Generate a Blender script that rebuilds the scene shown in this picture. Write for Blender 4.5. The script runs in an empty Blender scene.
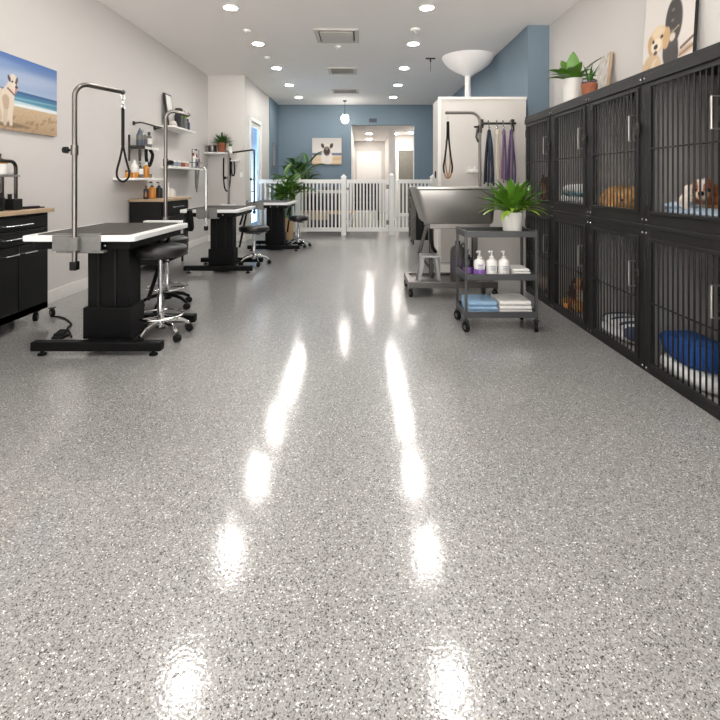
import bpy, bmesh, math, random
import numpy as np
from mathutils import Vector, Matrix, noise

S = bpy.context.scene
COL = S.collection
PI = math.pi
# ---------------------------------------------------------------- camera, world, exposure
F, CX, HY, H = 470.0, 362.0, 181.0, 1.25          # focal length (px), vanishing point, eye height
cam_d = bpy.data.cameras.new('camera')
cam = bpy.data.objects.new('camera', cam_d); COL.objects.link(cam)
cam.location = (0, 0, H); cam.rotation_euler = (PI/2, 0, 0)
cam_d.sensor_width = 36.0; cam_d.lens = 36.0*F/720
cam_d.shift_x = -(CX-360)/720; cam_d.shift_y = -(360-HY)/720
cam_d.clip_start = 0.02
S.camera = cam
W = bpy.data.worlds.new('world'); S.world = W; W.use_nodes = True
_n = W.node_tree.nodes; _l = W.node_tree.links     # made-up gradient through the open front: bright below to uplight the ceiling, dark above
_tc = _n.new('ShaderNodeTexCoord'); _sx = _n.new('ShaderNodeSeparateXYZ'); _rp = _n.new('ShaderNodeValToRGB')
_rp.color_ramp.elements[0].position = .46; _rp.color_ramp.elements[0].color = (1.0, .97, .93, 1)
_rp.color_ramp.elements[1].position = .54; _rp.color_ramp.elements[1].color = (.05, .057, .065, 1)
_ma = _n.new('ShaderNodeMath'); _ma.operation = 'MULTIPLY_ADD'; _ma.inputs[1].default_value = .5; _ma.inputs[2].default_value = .5
_l.new(_tc.outputs['Generated'], _sx.inputs[0]); _l.new(_sx.outputs['Z'], _ma.inputs[0]); _l.new(_ma.outputs[0], _rp.inputs[0])
_l.new(_rp.outputs[0], _n['Background'].inputs[0]); _n['Background'].inputs[1].default_value = 6.3
S.view_settings.view_transform = 'Standard'; S.view_settings.look = 'None'
S.view_settings.exposure = 0.92; S.view_settings.gamma = 1.0
S.view_settings.use_curve_mapping = False
LAMP = 122.0                                        # strength of the recessed lamps
S.cycles.use_denoising = True
S.cycles.max_bounces = 8; S.cycles.diffuse_bounces = 5; S.cycles.glossy_bounces = 4
S.cycles.sample_clamp_indirect = 6.0
S.cycles.caustics_reflective = False; S.cycles.caustics_refractive = False

def P(px, py, Y):
    return Vector(((px-CX)*Y/F, Y, H+(HY-py)*Y/F))
def XY(px, py, z=0.0):                            # point at height z seen at a pixel below the horizon
    Y = (H-z)*F/(py-HY); return ((px-CX)*Y/F, Y)
def YX(px, X): return X*F/(px-CX)                 # depth on the plane x = X

# ---------------------------------------------------------------- materials
def lin(c):
    f = lambda v: v/12.92 if v <= .04045 else ((v+.055)/1.055)**2.4
    if isinstance(c, str):
        c = tuple(int(c[i:i+2], 16)/255 for i in (0, 2, 4))
    return tuple(f(v) for v in c)
def mat(name, col, rough=.5, metal=0., var=.06, vscale=9., bump=0., bscale=60., coat=0., spec=.5, emit=0., trans=0., stretch=None, sheen=0.):
    m = bpy.data.materials.new(name); m.use_nodes = True
    nt = m.node_tree; b = nt.nodes['Principled BSDF']
    c = lin(col)
    tc = nt.nodes.new('ShaderNodeTexCoord'); src = tc.outputs['Object']
    if stretch:
        mp = nt.nodes.new('ShaderNodeMapping'); mp.inputs['Scale'].default_value = stretch
        nt.links.new(src, mp.inputs[0]); src = mp.outputs[0]
    n = nt.nodes.new('ShaderNodeTexNoise'); n.inputs['Scale'].default_value = vscale; n.inputs['Detail'].default_value = 4
    nt.links.new(src, n.inputs['Vector'])
    mx = nt.nodes.new('ShaderNodeMix'); mx.data_type = 'RGBA'
    mx.inputs[6].default_value = (*[v*(1-var) for v in c], 1); mx.inputs[7].default_value = (*[min(1, v*(1+var)) for v in c], 1)
    nt.links.new(n.outputs['Fac'], mx.inputs[0]); nt.links.new(mx.outputs[2], b.inputs['Base Color'])
    b.inputs['Roughness'].default_value = rough; b.inputs['Metallic'].default_value = metal
    b.inputs['Specular IOR Level'].default_value = spec
    b.inputs['Coat Weight'].default_value = coat; b.inputs['Coat Roughness'].default_value = .1
    if sheen: b.inputs['Sheen Weight'].default_value = sheen
    if trans: b.inputs['Transmission Weight'].default_value = trans
    if emit:
        b.inputs['Emission Color'].default_value = (*c, 1); b.inputs['Emission Strength'].default_value = emit
    if bump:
        n2 = nt.nodes.new('ShaderNodeTexNoise'); n2.inputs['Scale'].default_value = bscale; n2.inputs['Detail'].default_value = 3
        nt.links.new(src, n2.inputs['Vector'])
        bp = nt.nodes.new('ShaderNodeBump'); bp.inputs['Strength'].default_value = bump; bp.inputs['Distance'].default_value = .01
        nt.links.new(n2.outputs['Fac'], bp.inputs['Height']); nt.links.new(bp.outputs[0], b.inputs['Normal'])
    return m
def mat_attr(name, rough=.6, bump=0., bscale=90):
    m = bpy.data.materials.new(name); m.use_nodes = True
    nt = m.node_tree; b = nt.nodes['Principled BSDF']
    a = nt.nodes.new('ShaderNodeAttribute'); a.attribute_name = 'Col'
    nt.links.new(a.outputs['Color'], b.inputs['Base Color']); b.inputs['Roughness'].default_value = rough
    if bump:
        n2 = nt.nodes.new('ShaderNodeTexNoise'); n2.inputs['Scale'].default_value = bscale; n2.inputs['Detail'].default_value = 4
        tc = nt.nodes.new('ShaderNodeTexCoord'); nt.links.new(tc.outputs['Object'], n2.inputs['Vector'])
        bp = nt.nodes.new('ShaderNodeBump'); bp.inputs['Strength'].default_value = bump; bp.inputs['Distance'].default_value = .01
        nt.links.new(n2.outputs['Fac'], bp.inputs['Height']); nt.links.new(bp.outputs[0], b.inputs['Normal'])
    return m
def floor_mat():
    m = bpy.data.materials.new('flake_epoxy_floor'); m.use_nodes = True
    nt = m.node_tree; b = nt.nodes['Principled BSDF']; L = nt.links.new
    tc = nt.nodes.new('ShaderNodeTexCoord')
    def vor(scale, off):
        mp = nt.nodes.new('ShaderNodeMapping'); mp.inputs['Location'].default_value = off
        L(tc.outputs['Object'], mp.inputs[0])
        v = nt.nodes.new('ShaderNodeTexVoronoi'); v.inputs['Scale'].default_value = scale
        L(mp.outputs[0], v.inputs['Vector'])
        s = nt.nodes.new('ShaderNodeSeparateColor'); L(v.outputs['Color'], s.inputs[0]); return v, s
    def ramp(src, stops):
        r = nt.nodes.new('ShaderNodeValToRGB'); r.color_ramp.interpolation = 'CONSTANT'
        e = r.color_ramp.elements
        while len(e) < len(stops): e.new(.5)
        for el, (p, c) in zip(e, stops):
            el.position = p; el.color = (*lin((c, c*.993, c*.984)), 1)
        L(src, r.inputs[0]); return r
    v1, s1 = vor(190, (0, 0, 0)); v2, s2 = vor(300, (3.3, 1.7, .4))
    r1 = ramp(s1.outputs[0], [(0, .15), (.085, .40), (.24, .535), (.60, .595), (.86, .68), (.97, .92)])
    r2 = ramp(s2.outputs[1], [(0, .13), (.08, .44), (.3, .56), (.75, .63), (.966, .92)])
    mx = nt.nodes.new('ShaderNodeMix'); mx.data_type = 'RGBA'
    th = nt.nodes.new('ShaderNodeMath'); th.operation = 'GREATER_THAN'; th.inputs[1].default_value = .5
    L(s2.outputs[2], th.inputs[0]); L(th.outputs[0], mx.inputs[0])
    L(r1.outputs[0], mx.inputs[6]); L(r2.outputs[0], mx.inputs[7]); L(mx.outputs[2], b.inputs['Base Color'])
    b.inputs['Roughness'].default_value = .30; b.inputs['Specular IOR Level'].default_value = .45
    b.inputs['Coat Weight'].default_value = .7; b.inputs['Coat Roughness'].default_value = .075; b.inputs['Coat IOR'].default_value = 1.8
    n = nt.nodes.new('ShaderNodeTexNoise'); n.inputs['Scale'].default_value = 85; n.inputs['Detail'].default_value = 2.5
    L(tc.outputs['Object'], n.inputs['Vector'])
    bp = nt.nodes.new('ShaderNodeBump'); bp.inputs['Strength'].default_value = .11; bp.inputs['Distance'].default_value = .004
    L(n.outputs['Fac'], bp.inputs['Height']); L(bp.outputs[0], b.inputs['Coat Normal'])
    L(bp.outputs[0], b.inputs['Normal'])
    return m

M = {}
def mk(k, *a, **kw): M[k] = mat(k, *a, **kw)
M['floor'] = floor_mat()
mk('wall_paint', 'D1CDC9', .75, var=.02, vscale=2, bump=.03, bscale=180)
mk('ceiling_paint', 'F6F2EF', .8, var=.015, vscale=2, bump=.02, bscale=150)
mk('blue_paint', '6E7F8C', .7, var=.03, vscale=2, bump=.03, bscale=180)
mk('trim_white', 'E9E6E1', .45, var=.02)
mk('white_vinyl', 'EFEDE9', .4, var=.02)
mk('white_plastic', 'EEECE8', .35, var=.02)
mk('white_panel', 'CFCAC4', .5, var=.025, vscale=3)
mk('black_metal', '060607', .5, spec=.18, var=.2, bump=.02, bscale=200)
mk('kennel_black', '1A1918', .5, spec=.35, var=.18, vscale=14, bump=.03, bscale=120)
mk('kennel_inside', 'ABA7A3', .6, var=.04, vscale=3)
mk('kennel_bar', '0C0C0C', .4, .3, var=.1)
mk('black_plastic', '0D0D0D', .45, spec=.3, var=.15)
mk('rubber', '0C0C0C', .75, spec=.3, var=.2)
mk('cabinet_black', '0F0F0E', .5, spec=.3, var=.12, bump=.015, bscale=160)
mk('wood_top', 'B49B7E', .5, var=.22, vscale=5, stretch=(14, 1.2, 3), bump=.04)
mk('tan_wood', 'C9A77E', .5, var=.15, vscale=6, stretch=(1, 8, 8))
mk('chrome', 'D8D8D8', .16, 1., var=.03)
mk('brushed_steel', 'AFACA7', .37, .95, var=.05, vscale=8, stretch=(1, 1, 40))
mk('pole_steel', '76726E', .3, 1., var=.06)
mk('dark_steel', '4A4643', .35, 1., var=.1)
mk('cast_grey', '7E7D7B', .5, .5, var=.15, vscale=30, bump=.1, bscale=150)
mk('table_rim', 'E4E4E4', .35, var=.03)
mk('table_mat', '33302D', .5, spec=.35, var=.2, vscale=20, bump=.08, bscale=300)
mk('black_vinyl', '161514', .4, var=.15, bump=.05, bscale=60)
mk('cart_grey', '48494A', .42, .35, var=.08, vscale=12)
mk('cart_light', 'A9AAA9', .3, .5, var=.05)
mk('leaf', '507C22', .42, var=.35, vscale=14)
mk('leaf_light', '86A63A', .42, var=.35, vscale=14)
mk('leaf_dark', '345C20', .45, var=.35, vscale=14)
mk('stem_green', '6C8A3E', .5, var=.2)
mk('soil', '2E2219', .9, var=.4, vscale=60, bump=.3)
mk('pot_white', 'D9D6D1', .45, var=.03)
mk('terracotta', '8E5236', .7, var=.15, vscale=20, bump=.05)
mk('amber', 'C07C24', .18, var=.1, coat=.5)
mk('amber_dark', '6A3A15', .2, var=.1, coat=.5)
mk('bottle_black', '191A1E', .3, var=.1)
mk('bottle_blue', '47535F', .35, var=.1)
mk('bottle_teal', '3E7079', .35, var=.1)
mk('bottle_grey', '6B6C68', .35, var=.12)
mk('bottle_pink', 'C08C80', .4, var=.1)
mk('bottle_navy', '2C3A5E', .35, var=.1)
mk('bottle_clear', 'DDDCD6', .2, var=.05, coat=.4)
mk('purple', '8B5FB0', .5, var=.08)
mk('purple_strap', '4E4066', .75, var=.25, vscale=40, bump=.2)
mk('mauve_strap', '7A5C74', .75, var=.25, vscale=40, bump=.2)
mk('navy_strap', '262C3D', .75, var=.3, vscale=40, bump=.2)
mk('cream_strap', 'CFC3B2', .75, var=.15, vscale=40, bump=.2)
mk('tan_strap', '9A7A5E', .7, var=.2, vscale=40)
mk('nylon_black', '0B0B0C', .6, spec=.2, var=.2, bump=.1, bscale=200)
mk('label_white', 'E6E4E0', .5, var=.02)
mk('label_print', '8D98A8', .5, var=.1)
mk('label_dark', '4F4A55', .5, var=.1)
mk('towel_white', 'E2E0DC', .9, var=.05, vscale=80, bump=.35, bscale=300)
mk('towel_blue', '8FB0CD', .9, var=.08, vscale=80, bump=.35, bscale=300)
mk('bed_white', 'E0E0E0', .9, var=.1, vscale=30, bump=.5, bscale=160)
mk('bed_pale_blue', 'A9BCCF', .9, var=.1, vscale=30, bump=.5, bscale=120)
mk('bed_navy', '3C4560', .9, var=.15, vscale=30, bump=.5, bscale=120)
mk('bed_blue', '11468C', .85, var=.25, vscale=14, bump=.5, bscale=90)
mk('bed_teal', '4F7F88', .9, var=.15, vscale=30, bump=.5, bscale=120)
mk('bed_tan', 'B08A55', .9, var=.25, vscale=30, bump=.5, bscale=120)
mk('bed_beige', 'A5968A', .9, var=.2, vscale=30, bump=.5, bscale=120)
mk('jug_grey', '4B4947', .4, var=.12)
mk('eye_black', '0A0808', .15)
mk('stone', 'CFC8BE', .8, var=.12, vscale=20)
mk('door_white', 'E4E1DC', .45, var=.015)
mk('dark_glass', '6C6A62', .2, var=.15)
mk('vent_dark', '3A3937', .6)
mk('vent_white', 'CFCAC4', .6, var=.03)
M['lamp'] = mat('lamp_lens', 'FFFCF8', .4, emit=LAMP)
M['lamp_far'] = mat('lamp_lens_far', 'FFFCF8', .4, emit=LAMP*1.22)
M['lamp_hall'] = mat('hall_lamp_lens', 'FFFAF4', .4, emit=150)
M['bulb'] = mat('bulb', 'FFF8EE', .4, emit=120)
M['fur'] = mat_attr('fur', .9, .6, 120)
M['print'] = mat_attr('printed_canvas', .55)
def glass_mat(name, col, alpha, rough=.05):
    m = bpy.data.materials.new(name); m.use_nodes = True
    nt = m.node_tree; nt.nodes.remove(nt.nodes['Principled BSDF'])
    t = nt.nodes.new('ShaderNodeBsdfTransparent'); t.inputs[0].default_value = (*lin(col), 1)
    g = nt.nodes.new('ShaderNodeBsdfPrincipled'); g.inputs['Base Color'].default_value = (*lin(col), 1); g.inputs['Roughness'].default_value = rough
    x = nt.nodes.new('ShaderNodeMixShader'); x.inputs[0].default_value = alpha
    nt.links.new(t.outputs[0], x.inputs[1]); nt.links.new(g.outputs[0], x.inputs[2])
    nt.links.new(x.outputs[0], nt.nodes['Material Output'].inputs[0])
    return m
M['door_glass'] = glass_mat('door_glass', 'C9DFF2', .35, .15)
M['globe_glass'] = glass_mat('globe_glass', 'FFFFFF', .25, .1)

# ---------------------------------------------------------------- mesh builder
class MB:
    def __init__(s): s.bm = bmesh.new()
    def face(s, vs):
        try: return s.bm.faces.new(vs)
        except ValueError: return None
    def box(s, x0, x1, y0, y1, z0, z1):
        v = [s.bm.verts.new((x, y, z)) for z in (z0, z1) for x, y in ((x0, y0), (x1, y0), (x1, y1), (x0, y1))]
        for f in ((3, 2, 1, 0), (4, 5, 6, 7), (0, 1, 5, 4), (1, 2, 6, 5), (2, 3, 7, 6), (3, 0, 4, 7)):
            s.face([v[i] for i in f])
        return s
    def obox(s, c, size, R):
        n = len(s.bm.verts); s.box(*[q for d in size for q in (-d/2, d/2)])
        s.bm.verts.ensure_lookup_table()
        for v in s.bm.verts[n:]: v.co = R @ v.co + Vector(c)
        return s
    def prism(s, poly, z0, z1, f=None):           # polygon in (a, b), extruded along z; f maps (a, b, z) to xyz
        f = f or (lambda a, b, z: (a, b, z))
        lo = [s.bm.verts.new(f(a, b, z0)) for a, b in poly]; hi = [s.bm.verts.new(f(a, b, z1)) for a, b in poly]
        s.face(lo[::-1]); s.face(hi); n = len(poly)
        for i in range(n): s.face((lo[i], lo[(i+1) % n], hi[(i+1) % n], hi[i]))
        return s
    def loft(s, rings, cap0=True, cap1=True, closed=True):
        R = [[s.bm.verts.new(p) for p in r] for r in rings]; n = len(R[0])
        for a, b in zip(R, R[1:]):
            for i in range(n if closed else n-1): s.face((a[i], a[(i+1) % n], b[(i+1) % n], b[i]))
        if cap0: s.face(R[0][::-1])
        if cap1: s.face(R[-1])
        return s
    def tube(s, pts, r, n=8, closed=False, flat=1.0):
        pts = [Vector(p) for p in pts]; k = len(pts); rs = r if isinstance(r, (list, tuple)) else [r]*k
        rings = []; up = None
        for i, p in enumerate(pts):
            a = pts[(i-1) % k] if (closed or i > 0) else p; b = pts[(i+1) % k] if (closed or i < k-1) else p
            t = (b-a).normalized()
            if up is None:
                up = Vector((0, 0, 1)) if abs(t.z) < .9 else Vector((0, 1, 0))
            u = (up - t*up.dot(t))
            u = u.normalized() if u.length > 1e-6 else t.orthogonal().normalized()
            w = t.cross(u); up = u
            rings.append([p + (u*math.cos(q)*flat + w*math.sin(q))*rs[i] for q in (2*PI*j/n for j in range(n))])
        if closed: rings.append(rings[0])
        if closed:
            R = [[s.bm.verts.new(p) for p in q] for q in rings[:-1]]
            for i in range(k):
                a, b = R[i], R[(i+1) % k]
                for j in range(n): s.face((a[j], a[(j+1) % n], b[(j+1) % n], b[j]))
            return s
        return s.loft(rings)
    def cyl(s, p0, p1, r, r2=None, n=16): return s.tube([p0, p1], [r, r if r2 is None else r2], n)
    def lathe(s, prof, c=(0, 0, 0), n=24, axis='Z'):
        c = Vector(c); f = {'Z': lambda a, b, z: (a, b, z), 'X': lambda a, b, z: (z, a, b), 'Y': lambda a, b, z: (b, z, a)}[axis]
        return s.loft([[c+Vector(f(r*math.cos(2*PI*j/n), r*math.sin(2*PI*j/n), z)) for j in range(n)] for r, z in prof])
    def ell(s, c, rad, R=None, u=16, v=10):
        c = Vector(c); R = R or Matrix.Identity(3); rad = rad if isinstance(rad, (tuple, list)) else (rad,)*3
        rings = []
        for i in range(1, v):
            t = PI*i/v
            rings.append([c + R @ Vector((rad[0]*math.sin(t)*math.cos(2*PI*j/u), rad[1]*math.sin(t)*math.sin(2*PI*j/u), -rad[2]*math.cos(t))) for j in range(u)])
        n0 = len(s.bm.verts); s.loft(rings, False, False); s.bm.verts.ensure_lookup_table()
        b = s.bm.verts.new(c+R @ Vector((0, 0, -rad[2]))); t = s.bm.verts.new(c+R @ Vector((0, 0, rad[2]))); s.bm.verts.ensure_lookup_table()
        for j in range(u):
            s.face((b, s.bm.verts[n0+(j+1) % u], s.bm.verts[n0+j]))
            m = n0+(v-2)*u; s.face((t, s.bm.verts[m+j], s.bm.verts[m+(j+1) % u]))
        return s
    def pillow(s, c, rad, p=4., q=2.2, u=28, v=12, wob=0., seed=0):  # rounded cushion
        c = Vector(c); sg = lambda x, e: math.copysign(abs(x)**e, x)
        rings = []
        for i in range(1, v):
            t = PI*i/v; st = math.sin(t)**(2/q); ct = sg(-math.cos(t), 2/q)
            ring = []
            for j in range(u):
                a = 2*PI*j/u
                d = Vector((rad[0]*st*sg(math.cos(a), 2/p), rad[1]*st*sg(math.sin(a), 2/p), rad[2]*ct))
                if wob: d *= 1+wob*noise.noise(d*9+Vector((seed, 0, 0)))
                ring.append(c+d)
            rings.append(ring)
        return s.loft(rings)
    def rrect(s, x0, x1, y0, y1, z0, z1, r=.05, seg=5):
        poly = []
        for cx, cy, a0 in ((x1-r, y1-r, 0), (x0+r, y1-r, PI/2), (x0+r, y0+r, PI), (x1-r, y0+r, 1.5*PI)):
            poly += [(cx+r*math.cos(a0+PI/2*k/seg), cy+r*math.sin(a0+PI/2*k/seg)) for k in range(seg+1)]
        return s.prism(poly, z0, z1)
    def mesh(s, name, off=None, smooth=35):
        bmesh.ops.recalc_face_normals(s.bm, faces=s.bm.faces[:])
        if off is not None:
            for v in s.bm.verts: v.co -= off
        me = bpy.data.meshes.new(name); s.bm.to_mesh(me); s.bm.free()
        if smooth:
            me.polygons.foreach_set('use_smooth', [True]*len(me.polygons)); me.set_sharp_from_angle(angle=math.radians(smooth))
        return me
    def build(s, name, m, parent=None, bevel=0., smooth=35, loc=None, label=None):
        off = woff(parent) if parent is not None else Vector(loc or (0, 0, 0))
        me = s.mesh(name, off, smooth); me.materials.append(M[m] if isinstance(m, str) else m)
        o = bpy.data.objects.new(name, me); COL.objects.link(o)
        if parent is not None: o.parent = parent
        else: o.location = off
        if bevel:
            b = o.modifiers.new('bevel', 'BEVEL'); b.width = bevel; b.segments = 2; b.limit_method = 'ANGLE'
        if label: o['label'] = label
        return o
def woff(o):
    v = Vector((0, 0, 0))
    while o is not None: v += o.location; o = o.parent
    return v
def tag(o, label, cat, group=None):
    o['label'] = label; o['category'] = cat
    if group: o['group'] = group
    return o
def thing(name, label, cat, loc=(0, 0, 0), group=None):
    o = bpy.data.objects.new(name, None); COL.objects.link(o); o.location = loc; o.empty_display_size = .1
    return tag(o, label, cat, group)
def single(name, mb, m, label, cat, group=None, bevel=0., smooth=35):
    mb.bm.verts.ensure_lookup_table()
    c = [v.co for v in mb.bm.verts]
    lo = [min(p[i] for p in c) for i in range(3)]; hi = [max(p[i] for p in c) for i in range(3)]
    o = mb.build(name, m, None, bevel, smooth, ((lo[0]+hi[0])/2, (lo[1]+hi[1])/2, lo[2]))
    return tag(o, label, cat, group)
def struct(name, mb, m, bevel=0., parent=None):
    o = mb.build(name, m, parent, bevel)
    if parent is None: o['kind'] = 'structure'
    return o
def dup(root, loc, label=None, group=None, rotz=None):
    r = root.copy(); COL.objects.link(r); r.location = loc
    if rotz is not None: r.rotation_euler = (0, 0, rotz)
    if label: r['label'] = label
    if group: r['group'] = group
    def rec(a, b):
        for ch in list(a.children):
            c = ch.copy(); COL.objects.link(c); c.parent = b; rec(ch, c)
    rec(root, r)
    return r
def arc(c, r, a0, a1, n, u=(1, 0, 0), v=(0, 0, 1)):
    c, u, v = Vector(c), Vector(u), Vector(v)
    return [c + u*(r*math.cos(a0+(a1-a0)*i/n)) + v*(r*math.sin(a0+(a1-a0)*i/n)) for i in range(n+1)]
def smooth_path(pts, n=6):
    pts = [Vector(p) for p in pts]; out = []
    for i in range(len(pts)-1):
        p0 = pts[max(i-1, 0)]; p1 = pts[i]; p2 = pts[i+1]; p3 = pts[min(i+2, len(pts)-1)]
        for k in range(n):
            t = k/n
            out.append(.5*((2*p1)+(p2-p0)*t+(2*p0-5*p1+4*p2-p3)*t*t+(3*p1-p0-3*p2+p3)*t**3))
    out.append(pts[-1]); return out
# ---------------------------------------------------------------- room shell
ZC = 3.44; XL = -3.2; XR = 2.63; YB = 13.5; YF = -3.0
struct('floor', MB().box(XL-.1, XR+.1, YF, 19.2, -.1, 0), 'floor')
struct('ceiling', MB().box(XL-.1, XR+.1, YF, YB, ZC, ZC+.1), 'ceiling_paint')
struct('wall_left', MB().box(XL-.1, XL, YF, 9.85, 0, ZC), 'wall_paint')
struct('wall_alcove', MB().box(XL, -2.43, 9.75, 9.85, 0, ZC), 'wall_paint')
w = MB(); D0, D1, DZ = 10.15, 11.30, 2.66
w.box(-2.53, -2.43, 9.85, D0, 0, ZC).box(-2.53, -2.43, D1, 12.28, 0, ZC).box(-2.53, -2.43, D0, D1, DZ, ZC)
struct('wall_left_rear', w, 'wall_paint')
struct('wall_left_blue', MB().box(-2.53, -2.40, 12.28, YB, 0, ZC), 'blue_paint')
w = MB(); OX0, OX1, OZ = -.31, 1.50, 2.86
w.box(-2.53, OX0, YB, YB+.12, 0, ZC).box(OX1, 2.73, YB, YB+.12, 0, ZC).box(OX0, OX1, YB, YB+.12, OZ, ZC)
struct('wall_back', w, 'blue_paint')
struct('wall_right', MB().box(XR, XR+.1, YF, 6.6, 0, ZC), 'wall_paint')
struct('wall_right_rear', MB().box(2.33, XR+.1, 6.6, YB, 0, ZC), 'blue_paint')
# white bathing booth partition behind the tub
w = MB().box(1.05, 2.235, 6.40, 6.95, 0, 2.39)
struct('wall_partition', w, 'white_panel', .006)
struct('trim_1', MB().box(1.035, 2.24, 6.385, 6.40, 2.36, 2.395), 'trim_white', .003)
struct('trim_2', MB().box(1.05, 2.235, 6.385, 6.40, 0, .11), 'trim_white', .003)
struct('trim_5', MB().box(1.03, 1.075, 6.385, 6.40, .11, 2.36), 'trim_white', .003)
struct('baseboard_left', MB().box(XL, XL+.016, YF, 9.75, 0, .13), 'trim_white', .004)
struct('baseboard_alcove', MB().box(XL+.016, -2.43, 9.734, 9.75, 0, .13), 'trim_white', .004)
struct('baseboard_rear', MB().box(-2.43, -2.414, 9.75, D0-.07, 0, .13).box(-2.43, -2.414, D1+.07, 12.28, 0, .13), 'trim_white', .004)
struct('baseboard_back', MB().box(-2.4, OX0, YB-.016, YB, 0, .13).box(OX1, 2.33, YB-.016, YB, 0, .13), 'trim_white', .004)
# glazed door in the left return wall
d = struct('door_1', MB().box(-2.50, -2.405, D0, D0+.07, 0, DZ).box(-2.50, -2.405, D1-.07, D1, 0, DZ).box(-2.50, -2.405, D0+.07, D1-.07, DZ-.09, DZ), 'trim_white', .004)
struct('door_leaf', MB().box(-2.48, -2.44, D0+.07, D0+.16, .01, DZ-.09).box(-2.48, -2.44, D1-.16, D1-.07, .01, DZ-.09)
       .box(-2.48, -2.44, D0+.16, D1-.16, .01, .2).box(-2.48, -2.44, D0+.16, D1-.16, DZ-.2, DZ-.09), 'trim_white', .004, d)
struct('door_pane', MB().box(-2.464, -2.456, D0+.16, D1-.16, .2, DZ-.2), 'door_glass', 0, d)
struct('door_handle', MB().tube([(-2.44, D0+.13, 1.02), (-2.39, D0+.13, 1.02), (-2.39, D0+.25, 1.02)], .011), 'black_metal', 0, d)
# hallway behind the opening
struct('wall_hall_left', MB().box(-.43, OX0, YB+.12, 19.0, 0, OZ), 'wall_paint')
struct('wall_hall_back', MB().box(-.43, 1.0, 19.0, 19.1, 0, OZ), 'wall_paint')
struct('wall_hall_right', MB().box(.93, 1.06, 15.1, 19.0, 0, OZ), 'wall_paint')
struct('trim_3', MB().box(.86, 1.06, 14.95, 15.1, 0, OZ), 'trim_white', .006)
struct('wall_hall_side', MB().box(1.06, 2.4, 16.6, 16.7, 0, OZ), 'wall_paint')
struct('wall_hall_far_right', MB().box(2.3, 2.4, YB+.12, 16.6, 0, OZ), 'wall_paint')
struct('ceiling_hall', MB().box(-.43, 2.4, YB+.12, 19.1, OZ, OZ+.1), 'ceiling_paint')
struct('trim_4', MB().box(OX0, OX0+.02, YB, YB+.13, 0, OZ-.02).box(OX1-.02, OX1, YB, YB+.13, 0, OZ-.02), 'trim_white', .004)
d = struct('door_2', MB().box(-.20, -.12, 18.96, 19.0, 0, 2.44).box(.70, .78, 18.96, 19.0, 0, 2.44).box(-.12, .70, 18.96, 19.0, 2.36, 2.44), 'trim_white', .004)
struct('door_leaf', MB().box(-.12, .70, 18.975, 19.0, .01, 2.36), 'door_white', .004, d)
struct('door_panel', MB().box(0, .58, 18.968, 18.975, 1.25, 2.2).box(0, .58, 18.968, 18.975, .2, 1.08), 'door_white', .006, d)
struct('door_handle', MB().tube([(-.06, 18.975, 1.02), (-.06, 18.92, 1.02), (.05, 18.92, 1.02)], .012), 'dark_steel', 0, d)
d = struct('door_3', MB().box(1.22, 1.29, 16.55, 16.6, 0, 2.42).box(1.80, 1.87, 16.55, 16.6, 0, 2.42).box(1.29, 1.80, 16.55, 16.6, 2.33, 2.42), 'trim_white', .004)
struct('door_pane', MB().box(1.29, 1.80, 16.575, 16.59, .12, 2.33), 'dark_glass', 0, d)
struct('door_rail', MB().box(1.29, 1.80, 16.565, 16.6, .01, .12), 'trim_white', .003, d)

# ---------------------------------------------------------------- recessed lamps
def ceiling_lamp(x, y, z, r, lens, label, group):
    t = thing('recessed_light', label, 'ceiling light', (x, y, z), group)
    MB().lathe([(r*1.18, 0), (r*1.18, -.008), (r*1.0, -.012), (r*.98, -.002)], (x, y, z), 28).build('trim_ring', 'trim_white', t)
    MB().lathe([(r*.97, -.003), (r*.97, -.0115), (r*.6, -.0145)], (x, y, z), 28).build('lens', lens, t)
    return t
rows = [-1.9, -.34, 1.22, 2.78, 4.36, 5.92, 7.48, 9.09, 10.7, 12.25]
words_ = {5: 'nearest the camera in view', 6: 'second from the camera', 7: 'third from the camera', 8: 'fourth from the camera', 9: 'farthest, beside the blue back wall'}
l0 = ceiling_lamp(-1.655, rows[0], ZC, .082, 'lamp', 'x', 'recessed ceiling lights')
for side, x in (('left', -1.655), ('right', .815)):
    for i, y in enumerate(rows):
        lb = 'round white recessed light in the %s ceiling row, %s' % (side, words_.get(i, 'overhead row %s out of the picture' % ('above the camera' if i == 2 else 'ahead of the camera' if i > 2 else 'behind the camera')))
        if i < 5: lb = 'round white recessed light of the %s ceiling row, above the nearer floor outside the picture' % side
        if side == 'left' and i == 0: l0['label'] = lb
        elif i < 6: dup(l0, (x, y, ZC), lb)
        else:
            if i == 6 and side == 'left': lf = ceiling_lamp(x, y, ZC, .082, 'lamp_far', lb, 'recessed ceiling lights')
            else: dup(lf, (x, y, ZC), lb)
h0 = ceiling_lamp(.24, 15.9, OZ, .10, 'lamp_hall', 'round ceiling light in the hallway, nearer one above the white door', 'hallway ceiling lights')
dup(h0, (.27, 18.0, OZ), 'round ceiling light in the hallway, farther one above the white door')
dup(h0, (1.12, 15.9, OZ), 'round ceiling light in the hallway just right of the white column')
dup(h0, (1.62, 15.6, OZ), 'rightmost small round ceiling light seen through the back opening')

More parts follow.
